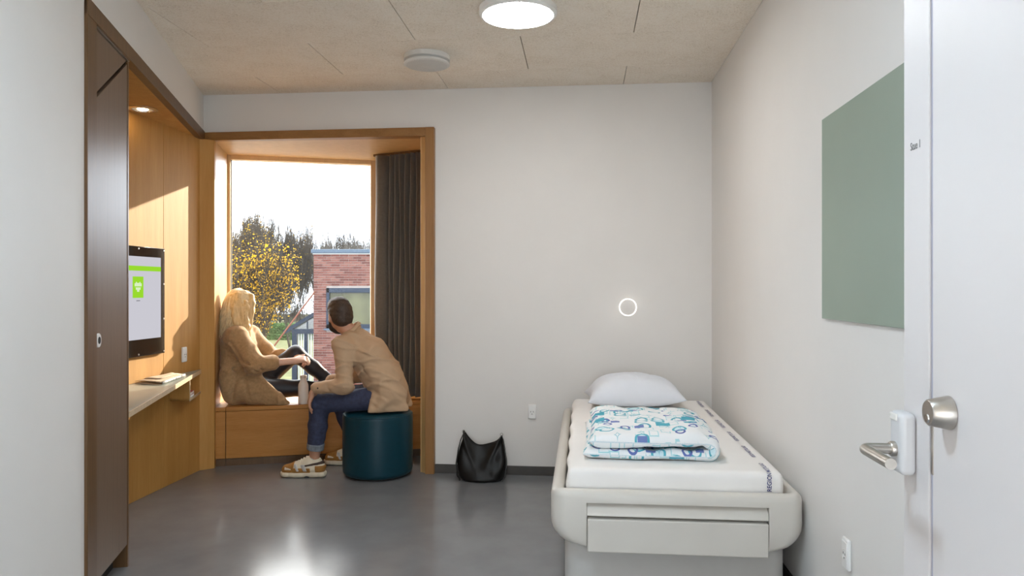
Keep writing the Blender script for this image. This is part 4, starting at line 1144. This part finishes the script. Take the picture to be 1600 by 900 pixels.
def add_hand(s, wrist, R, curl, side, k=1.0, thumb=(.8, .6, 0), spread=.10):
    """R columns: right, along the fingers, up = back of the hand; side = +1 when the thumb is on the right"""
    W = Vector(wrist); pt = lambda x, y, z: W+R @ (Vector((x, y, z))*k)
    s.cone(pt(0, -.02, 0), pt(0, .03, 0), .024*k, .026*k, .015, ((R @ Vector((0, 0, 1))), .62))
    for x in (-.027, -.009, .009, .027):
        s.cone(pt(x*.55, .02, 0), pt(x, .082, .002), .016*k, .0125*k, .012)
    for i, (x, L) in enumerate(((.029, .066), (.010, .078), (-.010, .073), (-.029, .056))):
        x *= side; p = pt(x, .084, .001); ang = 0; cu = curl[i] if isinstance(curl, (list, tuple)) else curl; d0 = x*spread*8
        rr = (.0092, .0086, .0080, .0070)
        for j, f in enumerate((.45, .31, .24)):
            ang += cu*(.8 if j == 0 else 1.0); d = R @ Vector((d0*math.cos(ang), math.cos(ang), -math.sin(ang))).normalized()
            q = p+d*(L*f*k); s.cone(p, q, rr[j]*k, rr[j+1]*k, .003); p = q
    p = pt(.020*side, .012, -.006); t = Vector(thumb); t.x *= side
    d = (R @ t.normalized()); q = p+d*.040*k; s.cone(p, q, .0135*k, .0105*k, .010)
    d2 = (d*.75+(R @ Vector((0, 1, -.25)))*.6).normalized(); q2 = q+d2*.030*k; s.cone(q, q2, .0102*k, .0092*k, .004); s.cone(q2, q2+d2*.022*k, .0092*k, .0075*k, .003)
def V3(*a): return Vector(a)

def make_shoe(parent, heel, toe, z0=0.0):
    """chunky trainer: sole on the floor, suede overlays, laces, sock collar"""
    h = V3(heel[0], heel[1], z0); t = V3(toe[0], toe[1], z0); f = (t-h).normalized(); L = (t-h).length; r = f.cross(V3(0, 0, 1))
    p = lambda a, b, c: h+f*(a*L)+r*b+V3(0, 0, c)
    lo = [min(h[i], t[i])-.09 for i in range(2)]+[z0-.02]; hi = [max(h[i], t[i])+.09 for i in range(2)]+[z0+.19]
    def upper(g):
        s = SDF(lo, hi, .0045)
        s.chain([p(.12, 0, .062), p(.35, 0, .066), p(.60, 0, .058), p(.86, .002, .046)], [.040+g, .042+g, .041+g, .036+g], .03)
        s.cone(p(.14, 0, .075), p(.20, 0, .112), .036+g, .034+g, .02); s.cone(p(.40, 0, .085), p(.30, 0, .118), .034+g, .030+g, .02); s.cone(p(.62, 0, .070), p(.36, 0, .105), .030+g, .032+g, .02)
        return s
    u = upper(0); u.carve(p(.22, 0, .150), (.036, .036, .045), None, .006); u.plane(p(0, 0, .024), (0, 0, -1))
    sh = sdf_obj(u, 'shoe', 'shoe_cream', parent, 1)
    s = SDF(lo, hi, .0045)
    s.chain([p(.10, 0, .026), p(.35, 0, .024), p(.60, 0, .024), p(.90, .002, .026)], [.043, .042, .045, .037], .02)
    for a in (.06, .20, .55, .72, .87):
        for b in (-1, 1): s.ell(p(a, b*.037, .020), (.024, .014, .017), None, .006)
    for a in (.38,):
        s.carve(p(a, 0, -.004), (.022, .1, .016), frame(f).to_4x4() if False else None, .006)
    s.plane(p(0, 0, .037), (0, 0, 1)); s.plane(p(0, 0, .001), (0, 0, -1))
    sdf_obj(s, 'sole', 'shoe_cream', sh, 1)
    for nm, mt, cuts in (('toe_overlay', 'mustard', [(p(.68, 0, 0), -f), (p(0, 0, .066), V3(0, 0, 1)-f*.25)]), ('side_overlay', 'mustard', [(p(.30, 0, 0), -f), (p(.72, 0, 0), f), (p(0, 0, .068), V3(0, 0, 1))]),
                         ('heel_overlay', 'mustard', [(p(.20, 0, 0), f), (p(0, 0, .082), V3(0, 0, 1))]), ('collar_band', 'shoe_brown', [(p(.06, 0, .090), V3(0, 0, -1)-f*.12), (p(.06, 0, .110), V3(0, 0, 1)+f*.2), (p(.50, 0, 0), f)])):
        o_ = upper(.0035)
        if nm == 'collar_band': o_.carve(p(.22, 0, .150), (.034, .034, .052), None, .004)
        for q, n in cuts: o_.plane(q, n, .002)
        o_.plane(p(0, 0, .030), (0, 0, -1), .002)
        sdf_obj(o_, nm, mt, sh, 1)
    sw = upper(.0055); sw.plane(p(.47, 0, .05), f*1-V3(0, 0, .45), .002); sw.plane(p(.37, 0, .05), -f+V3(0, 0, .45), .002); sw.plane(p(0, 0, .044), (0, 0, -1), .002); sw.plane(p(0, 0, .090), (0, 0, 1), .002)
    sdf_obj(sw, 'side_stripe', 'shoe_grey', sh, 1)
    tp = upper(.0058); tp.plane(p(.74, 0, 0), -f, .002); tp.plane(p(.90, 0, 0), f, .002); tp.plane(p(0, 0, .052), (0, 0, -1), .002); tp.plane(p(.80, 0, .066), V3(0, 0, 1)-f*.2, .002)
    sdf_obj(tp, 'toe_panel', 'shoe_cream', sh, 1)
    vp = upper(.005); vp.plane(p(.62, 0, .05), f*1-V3(0, 0, .45), .002); vp.plane(p(.55, 0, .05), -f+V3(0, 0, .45), .002); vp.plane(p(0, 0, .044), (0, 0, -1), .002); vp.plane(p(0, 0, .094), (0, 0, 1), .002)
    sdf_obj(vp, 'side_stripe', 'shoe_grey', sh, 1)
    lc = MB()
    for i in range(5):
        a = .42+.062*i; z = .1375-.0095*i
        lc.tube([p(a+.02, -.030, z-.022), p(a, -.016, z-.003), p(a-.01, 0, z+.002), p(a, .016, z-.003), p(a+.02, .030, z-.022)], .0045, 6)
    build(lc, 'laces', 'shoe_cream', sh, world=True, smooth=60)
    return sh

# ---- the seated man
def man():
    root = empty('person', (*st, SH-.005), 0, 'man in tan overshirt and jeans leaning forward on the teal stool', 'person')
    hd = V3(-1.212, 5.13, 1.100); R = frame((-.60, .78, -.14), (-.10, .02, 1))
    nb = V3(-1.115, 5.12, .975); chest = V3(-1.03, 5.11, .84); belly = V3(-.92, 5.11, .68); pel = V3(-.845, 5.11, .565)
    shL, shR = V3(-1.150, 4.955, .905), V3(-1.115, 5.275, .925)
    elL, elR = V3(-1.120, 4.90, .645), V3(-1.10, 5.40, .66)
    wrL, wrR = V3(-1.322, 4.940, .622), V3(-1.31, 5.27, .625)
    hipL, hipR = V3(-.895, 5.02, .545), V3(-.88, 5.20, .545)
    knL, knR = V3(-1.318, 5.01, .510), V3(-1.275, 5.34, .515)
    anL, anR = V3(-1.366, 5.04, .115), V3(-1.135, 5.385, .115)
    lo, hi = (-1.68, 4.80, -.01), (-.60, 5.52, 1.26)
    # body
    s = SDF(lo, hi, .0055)
    add_head(s, hd, R, 1.0)
    s.cone(nb, hd+R @ V3(0, -.022, -.055), .054, .052, .012); s.chain([nb-V3(-.02, 0, .05), chest, belly, pel], [.06, .105, .10, .11], .03, ((0, 1, 0), 1.35))
    for sh_, el, wr in ((shL, elL, wrL), (shR, elR, wrR)): s.cone(nb-V3(-.02, 0, .06), sh_, .045, .05, .02); s.chain([sh_, el], [.048, .038], .02); s.chain([el, wr], [.038, .026], .01)
    for hp, kn, an in ((hipL, knL, anL), (hipR, knR, anR)):
        s.chain([hp, kn], [.080, .055], .03); s.cone(kn, an+(kn-an)*.62, .052, .052, .02); s.cone(an+(kn-an)*.62, an, .052, .034, .02); s.cone(an, an+V3(.025, 0, -.05), .034, .032, .01); s.cone(an+V3(0, 0, -.04), an+V3(-.13, 0, -.075), .03, .022, .02)
    RL = frame((-.22, -.02, -.97), (-.95, -.10, .2)); add_hand(s, wrL+V3(-.025, 0, -.012), RL, [.28, .22, .26, .36], 1, 1.0, (.5, .8, -.5))
    RR = frame((-.86, -.28, -.42), (-.3, .1, .9)); add_hand(s, wrR+V3(-.02, -.005, -.004), RR, [.35, .38, .42, .45], -1, 1.0, (.6, .8, -.3))
    sdf_obj(s, 'body', 'skin_tan', root, 1)
    # hair: cropped, faded at the neck and sides
    P = lambda x, y, z: hd+R @ V3(x, y, z)
    h = SDF(hd-V3(.16, .16, .16), hd+V3(.16, .16, .18), .004)
    M = R.to_4x4(); h.ell(P(0, -.017, .034), (.081, .103, .092), M, .01); h.ell(P(0, .012, .090), (.064, .080, .048), M, .03); h.ell(P(0, -.050, -.02), (.070, .060, .062), M, .03)
    h.carve(P(0, .125, -.010), (.12, .085, .075), M, .008); h.plane(P(0, 0, -.066), R @ V3(0, .25, -1), .008)
    for sx in (-1, 1): h.carve(P(sx*.088, .012, -.035), (.022, .040, .052), M, .008)
    h.wrinkle(.0022, 170, 71)
    sdf_obj(h, 'hair', 'hair_dark', root, 1)
    b = SDF(hd-V3(.16, .16, .18), hd+V3(.16, .16, .10), .004)
    b.ell(P(0, .050, -.080), (.044, .044, .036), M, .02); b.ell(P(0, .024, -.066), (.0585, .060, .046), M, .03)
    for sx in (-1, 1): b.cone(P(sx*.066, .020, -.005), P(sx*.050, .038, -.070), .010, .020, .02)
    b.ell(P(0, .085, -.046), (.028, .014, .008), M, .01); b.carve(P(0, .105, -.060), (.022, .022, .009), M, .004); b.plane(P(0, -.004, -.05), R @ V3(0, -1, .05), .006)
    b.wrinkle(.0018, 180, 73)
    sdf_obj(b, 'beard', 'beard_dark', root, 1)
    for sx in (-1, 1):
        e = SDF(P(sx*.032, .078, .012)-V3(.03, .03, .03), P(sx*.032, .078, .012)+V3(.03, .03, .03), .003); e.ell(P(sx*.032, .074, .012), (.012, .012, .012)); sdf_obj(e, 'eye', 'eye_white', root, 1)
    # overshirt
    s = SDF(lo, hi, .0065)
    s.chain([nb-V3(-.02, 0, .035), chest+V3(.01, 0, 0), belly+V3(.012, 0, 0), pel+V3(-.005, 0, -.02)], [.080, .122, .125, .128], .06, ((0, 1, 0), 1.42))
    s.cone(V3(-.97, 5.11, .83), V3(-.845, 5.11, .60), .10, .100, .05, ((0, 1, 0), 1.5))
    for sh_, el, wr in ((shL, elL, wrL), (shR, elR, wrR)):
        s.cone(nb+V3(.03, 0, -.05), sh_, .066, .070, .06); s.cone(sh_, el, .070, .056, .03); s.cone(el, wr+(el-wr)*.12, .056, .043, .02); s.cone(wr+(el-wr)*.18, wr+(el-wr)*.0, .043, .044, .006)
    # tails: back hem over the seat, near side hem hanging over the hip
    s.cone(V3(-.82, 5.00, .56), V3(-.735, 5.01, .472), .05, .026, .05); s.cone(V3(-.82, 5.22, .56), V3(-.735, 5.20, .472), .05, .026, .05); s.cone(V3(-.86, 4.965, .58), V3(-.90, 4.925, .480), .045, .022, .04); s.cone(V3(-.93, 4.955, .56), V3(-.965, 4.925, .462), .030, .014, .03)
    s.cone(V3(-.745, 5.0, .475), V3(-.94, 4.925, .465), .022, .018, .03)
    s.wrinkle(.003, 24, 81, (1, .6, 1.25)); s.ridges(.008, 17, 83, (.6, .8, 1.5)); s.ridges(.0045, 33, 85, (.7, .8, 1.5), .22)
    n = V3(0, -1, 0)
    for a, b_, dpt, wd in (((-1.16, 4.89, .80), (-1.06, 4.90, .76), .007, .012), ((-1.17, 4.85, .72), (-1.06, 4.88, .74), .007, .011), ((-1.06, 4.95, .86), (-.99, 4.95, .72), .010, .014), ((-1.00, 4.94, .80), (-.88, 4.94, .78), .005, .012),
                           ((-1.02, 4.94, .70), (-.86, 4.93, .73), .005, .012), ((-1.00, 4.94, .66), (-.82, 4.93, .66), .005, .011), ((-.98, 4.93, .62), (-.84, 4.92, .55), .006, .012), ((-1.14, 4.86, .64), (-1.20, 4.90, .60), .006, .010),
                           ((-1.05, 5.0, .98), (-.96, 5.08, .92), .005, .012), ((-.93, 4.95, .60), (-.90, 4.93, .50), .007, .012), ((-1.24, 4.88, .655), (-1.22, 4.88, .60), .004, .009)):
        s.crease(a, b_, dpt, wd)
    s.carve(nb+V3(-.028, .006, .045), (.052, .052, .055), None, .006)
    s.plane((0, 0, .457), (0, 0, -1), .004)
    sh = sdf_obj(s, 'overshirt', 'shirt_tan', root, 1)
    # standing collar folded down at the back and open in front
    ax = (hd+R @ V3(0, -.03, -.05)-nb).normalized(); fw_ = R @ V3(0, 1, 0); Rc = frame(fw_-ax*fw_.dot(ax), ax)
    def cl_(u, v):
        a = math.pi*(-.38+1.76*u); rr = .071+.006*abs(math.cos(a)); z = -.030+.062*v if v < .6 else .0072-.055*(v-.6); out = 0 if v < .6 else .010+.022*(v-.6)
        return nb+V3(.0, .0, .0)+ax*.040+Rc @ V3((rr+out)*math.cos(a), -(rr+out)*.98*math.sin(a), z*1.15-.006*math.sin(a))
    cm = build(MB().grid(cl_, 40, 14), 'collar', 'shirt_tan', sh, world=True, smooth=180); cm.modifiers.new('t', 'SOLIDIFY').thickness = .004
    d = (wrL-elL).normalized()
    build(MB().lathe([(.001, .002), (.0055, .002), (.006, 0), (.001, 0)], 12, Matrix.Translation(wrL-d*.02+V3(0, -.045, .004)) @ Matrix.Rotation(math.pi/2, 4, 'X')), 'cuff_button', 'shoe_brown', sh, world=True)
    # jeans
    s = SDF(lo, hi, .0065)
    s.ell(pel+V3(-.03, 0, -.025), (.105, .150, .085), None, .03)
    for hp, kn, an in ((hipL, knL, anL), (hipR, knR, anR)):
        s.cone(hp, kn, .083, .069, .04); s.cone(kn, an+(kn-an)*.60, .068, .063, .03); s.cone(an+(kn-an)*.60, an+(kn-an)*.22, .062, .054, .02)
    s.plane((0, 0, .452), (0, 0, 0), .004) if False else None
    for hp, kn, an in ((hipL, knL, anL), (hipR, knR, anR)):
        s.plane((0, 0, an.z+.085), (0, 0, -1), .003)
    s.wrinkle(.003, 34, 91, (1, 1, 1.4)); s.wrinkle(.0015, 75, 92)
    for dz in (-.02, .015, -.06): s.crease(knL+V3(.06, -.07, dz-.03), knL+V3(.0, -.07, dz-.012), .006, .010)
    sdf_obj(s, 'jeans', 'denim', root, 1)
    for kn, an in ((knL, anL), (knR, anR)):
        d = (kn-an).normalized(); s = SDF(an-V3(.10, .10, .0), an+V3(.12, .10, .2), .005)
        s.cone(an+d*.078, an+d*.118, .0585, .060, .004); s.carve(an+d*.06, (.048, .048, .06), None, .004); s.plane(an+d*.070, -d, .004); s.plane(an+d*.120, d, .006); s.wrinkle(.0015, 60, 97)
        sdf_obj(s, 'trouser_cuff', 'denim_cuff', root, 1)
        s = SDF(an-V3(.10, .10, .10), an+V3(.12, .10, .1), .0045); s.cone(an+V3(.006, 0, -.05), an+V3(.0, 0, .012), .040, .0395, .01); s.plane(an+V3(.01, 0, .008), (.5, 0, 1), .003)
        sdf_obj(s, 'sock', 'shoe_grey', root, 1)
    make_shoe(root, (-1.292, 5.035), (-1.590, 5.030)); make_shoe(root, (-1.075, 5.385), (-1.385, 5.385))
man()

# ---- the woman in the window bay
def woman():
    root = empty('person', (-2.05, 5.58, .43), 0, 'blonde woman in camel cardigan sitting on the window bench', 'person')
    hd = V3(-2.075, 5.585, 1.170); R = frame((.72, .68, -.04), (.03, .0, 1)); k = .95
    nb = V3(-2.105, 5.575, 1.015); chest = V3(-2.085, 5.565, .86); belly = V3(-2.075, 5.56, .68); pel = V3(-2.045, 5.56, .535)
    shR, shL = V3(-2.055, 5.43, .945), V3(-2.055, 5.715, .945)
    elR, elL = V3(-1.895, 5.375, .735), V3(-1.90, 5.765, .745)
    wrR, wrL = V3(-1.640, 5.46, .755), V3(-1.665, 5.62, .790)
    hipR, hipL = V3(-2.00, 5.50, .535), V3(-2.00, 5.66, .535)
    knL, anL = V3(-1.672, 5.63, .795), V3(-1.335, 5.72, .495)
    knR, anR = V3(-1.610, 5.590, .535), V3(-1.255, 5.70, .490)
    lo, hi = (-2.34, 5.20, .40), (-1.08, 5.86, 1.34)
    s = SDF(lo, hi, .0055)
    add_head(s, hd, R, k)
    s.cone(nb, hd+R @ V3(0, -.02, -.05), .05, .046, .02); s.chain([nb, chest, belly, pel], [.06, .095, .085, .11], .05, ((0, 1, 0), 1.3))
    for sh_, el, wr in ((shR, elR, wrR), (shL, elL, wrL)): s.cone(nb-V3(0, 0, .03), sh_, .04, .042, .03); s.cone(sh_, el, .042, .036, .02); s.cone(el, wr, .036, .023, .01)
    for hp, kn, an in ((hipL, knL, anL), (hipR, knR, anR)):
        s.cone(hp, kn, .08, .05, .03); s.cone(kn, an+(kn-an)*.6, .048, .046, .02); s.cone(an+(kn-an)*.6, an, .046, .03, .02); s.cone(an, an+V3(.12, .01, -.03), .03, .02, .02)
    # clasped hands on the near side of the raised knee
    RR = frame((.90, .30, .12), (-.10, -.55, .83)); add_hand(s, wrR, RR, [.55, .6, .65, .7], 1 if False else -1, .95, (.5, .8, .2))
    RL = frame((.86, -.36, -.34), (.35, -.1, .93)); add_hand(s, wrL+V3(.0, -.01, 0), RL, [.62, .68, .72, .78], 1, .95, (.5, .8, -.2))
    s.plane((0, 0, .434), (0, 0, -1), .004)
    sdf_obj(s, 'body', 'skin_pale', root, 1)
    # hair
    P = lambda x, y, z: hd+R @ (V3(x, y, z)*k)
    M = R.to_4x4()
    h = SDF(hd-V3(.26, .24, .33), hd+V3(.24, .24, .18), .0055)
    h.ell(P(0, -.016, .034), (.088, .100, .094), M, .02); h.ell(P(0, -.045, -.04), (.098, .082, .115), M, .05)
    rng = random.Random(6)
    for i in range(26):
        a = math.pi*(-.06+1.12*i/25); x, y = .086*math.cos(a), -.078*math.sin(a)-.015
        top = P(x*.85, y*.85, .03); n = 6; pts = []
        Lh = .21+.05*rng.random()+.03*math.sin(a)
        for j in range(n):
            f = j/(n-1); q = P(x*(1+.34*f)+.010*math.sin(9*f+i*1.7), y*(1+.30*f)+.010*math.cos(8*f+i), .03-Lh*f*1.0)
            pts.append(q)
        h.chain(pts, [.020, .026, .026, .023, .017, .006], .012)
    for sx in (-1, 1):
        for dx in (0, .012): h.chain([P(sx*.060, .058, .075), P(sx*(.082+dx), .050, .02), P(sx*(.088+dx), .046, -.05), P(sx*(.080+dx), .040, -.13), P(sx*(.074+dx), .050, -.19)], [.018, .020, .020, .018, .008], .014)
    h.carve(P(0, .120, -.030), (.058, .075, .100), M, .012)
    h.wrinkle(.0055, 75, 61, (1, 1, .14)); h.wrinkle(.0022, 170, 62, (1, 1, .12))
    hr = sdf_obj(h, 'hair', 'hair_blond', root, 1)
    stn = MB()
    for i in range(170):
        a = math.pi*(-.16+1.32*rng.random()); g = rng.random(); pts = []; n = 9; Lh = .17+.13*rng.random(); ph = rng.random()*6
        for j in range(n):
            f = j/(n-1)
            if f < .3: e = f/.3*math.pi/2; q = P(.094*math.cos(a)*math.sin(e), -.016-.107*math.sin(a)*math.sin(e), .034+.101*math.cos(e))
            else:
                e = (f-.3)/.7; fl = 1+.28*e; q = P((.096*math.cos(a))*fl+.007*math.sin(7*e+ph), (-.018-.108*math.sin(a))*fl+.007*math.cos(6*e+ph), .034-Lh*e)
            pts.append(q)
        stn.tube(pts, [.0022+.0030*math.sin(math.pi*min(1, .1+j/(n-1))) for j in range(n)], 5)
    hs = build(stn, 'hair_strands', 'hair_strand', hr, world=True, smooth=180); hs['kind'] = 'stuff'
    for sx in (-1, 1):
        e = SDF(P(sx*.032, .076, .012)-V3(.03, .03, .03), P(sx*.032, .076, .012)+V3(.03, .03, .03), .003); e.ell(P(sx*.032, .074, .012), (.0115, .0115, .0115)); sdf_obj(e, 'eye', 'eye_white', root, 1)
    gl = MB()
    for sx in (-1, 1):
        gl.tube([P(sx*.033+.022*math.cos(a), .104, .010+.018*math.sin(a)) for a in [2*math.pi*q/20 for q in range(21)]], .0018, 6); gl.tube([P(sx*.055, .104, .014), P(sx*.072, .09, .014), P(sx*.078, .0, .010)], .0018, 6)
    gl.tube([P(-.011, .104, .012), P(0, .108, .014), P(.011, .104, .012)], .0018, 6)
    build(gl, 'glasses', 'glasses_black', root, world=True, smooth=60)
    # leggings
    s = SDF(lo, hi, .0065)
    s.ell(pel, (.13, .175, .105), None, .03)
    for hp, kn, an in ((hipL, knL, anL), (hipR, knR, anR)):
        s.cone(hp, kn, .092, .060, .04); s.cone(kn, an+(kn-an)*.62, .058, .055, .03); s.cone(an+(kn-an)*.62, an, .055, .037, .02); s.cone(an, an+V3(.13, .01, -.03), .037, .027, .02)
    s.wrinkle(.0015, 40, 51); s.plane((0, 0, .431), (0, 0, -1), .004)
    sdf_obj(s, 'leggings', 'leggings', root, 1)
    # long cardigan: wide sleeves pushed up, skirt spreading over the seat
    s = SDF(lo, hi, .0065)
    s.chain([nb-V3(-.005, 0, .045), chest+V3(-.012, 0, 0), belly+V3(-.012, -.005, 0), pel+V3(.0, -.01, .02)], [.070, .116, .130, .150], .06, ((0, 1, 0), 1.34))
    for sh_, el, wr in ((shR, elR, wrR), (shL, elL, wrL)):
        s.cone(nb+V3(0, 0, -.06), sh_+V3(0, 0, -.015), .07, .076, .05); s.cone(sh_+V3(0, 0, -.01), el, .080, .076, .04); s.cone(el, el+(wr-el)*.42, .074, .053, .03); s.cone(el+(wr-el)*.34, el+(wr-el)*.44, .060, .057, .012)
    s.cone(V3(-2.04, 5.46, .60), V3(-1.935, 5.425, .485), .095, .055, .05); s.cone(V3(-2.02, 5.44, .56), V3(-1.800, 5.425, .448), .06, .020, .05); s.cone(V3(-2.09, 5.45, .55), V3(-1.82, 5.42, .446), .05, .016, .04)
    s.cone(V3(-2.10, 5.44, .62), V3(-2.08, 5.425, .50), .07, .06, .05); s.cone(V3(-2.0, 5.66, .60), V3(-1.90, 5.68, .49), .09, .05, .05)
    s.cone(V3(-1.95, 5.43, .66), V3(-1.715, 5.425, .460), .060, .022, .05); s.cone(V3(-1.98, 5.43, .56), V3(-1.675, 5.425, .446), .055, .014, .05); s.cone(V3(-1.80, 5.42, .450), V3(-1.665, 5.43, .444), .020, .016, .02)
    # front edge falling from the waist to the seat
    s.cone(V3(-1.90, 5.40, .68), V3(-1.690, 5.415, .455), .020, .016, .02)
    # scarf-like collar
    for q in range(10):
        a0, a1 = 2*math.pi*q/10, 2*math.pi*(q+1)/10; c = nb+V3(.005, 0, -.005); cp = lambda a: c+V3(.078*math.cos(a), .080*math.sin(a), -.018*math.cos(a))
        s.cone(cp(a0), cp(a1), .018, .018, .02)
    s.wrinkle(.004, 20, 101, (1, .7, 1)); s.ridges(.010, 13, 103, (.9, .8, 1.1)); s.ridges(.005, 26, 105, (1, 1, 1), .22)
    for a, b_, dpt, wd in (((-2.06, 5.345, .90), (-1.98, 5.33, .78), .009, .016), ((-2.10, 5.36, .82), (-1.92, 5.31, .74), .010, .014), ((-2.12, 5.38, .77), (-1.96, 5.31, .69), .012, .014), ((-1.93, 5.30, .76), (-1.86, 5.32, .68), .009, .012),
                           ((-1.90, 5.29, .79), (-1.83, 5.34, .70), .008, .010), ((-2.20, 5.42, .70), (-2.0, 5.37, .70), .010, .016), ((-2.02, 5.36, .66), (-2.06, 5.37, .48), .010, .016), ((-1.97, 5.37, .62), (-1.93, 5.36, .47), .009, .015), ((-2.13, 5.40, .62), (-2.12, 5.40, .48), .008, .016)):
        s.crease(a, b_, dpt*1.8, wd*.85)
    s.plane(BF(.012, 0)+(0,), (-U.x, -U.y, 0), .01)
    s.plane((0, 0, .431), (0, 0, -1), .004)
    sdf_obj(s, 'cardigan', 'knit_camel', root, 1)
woman()
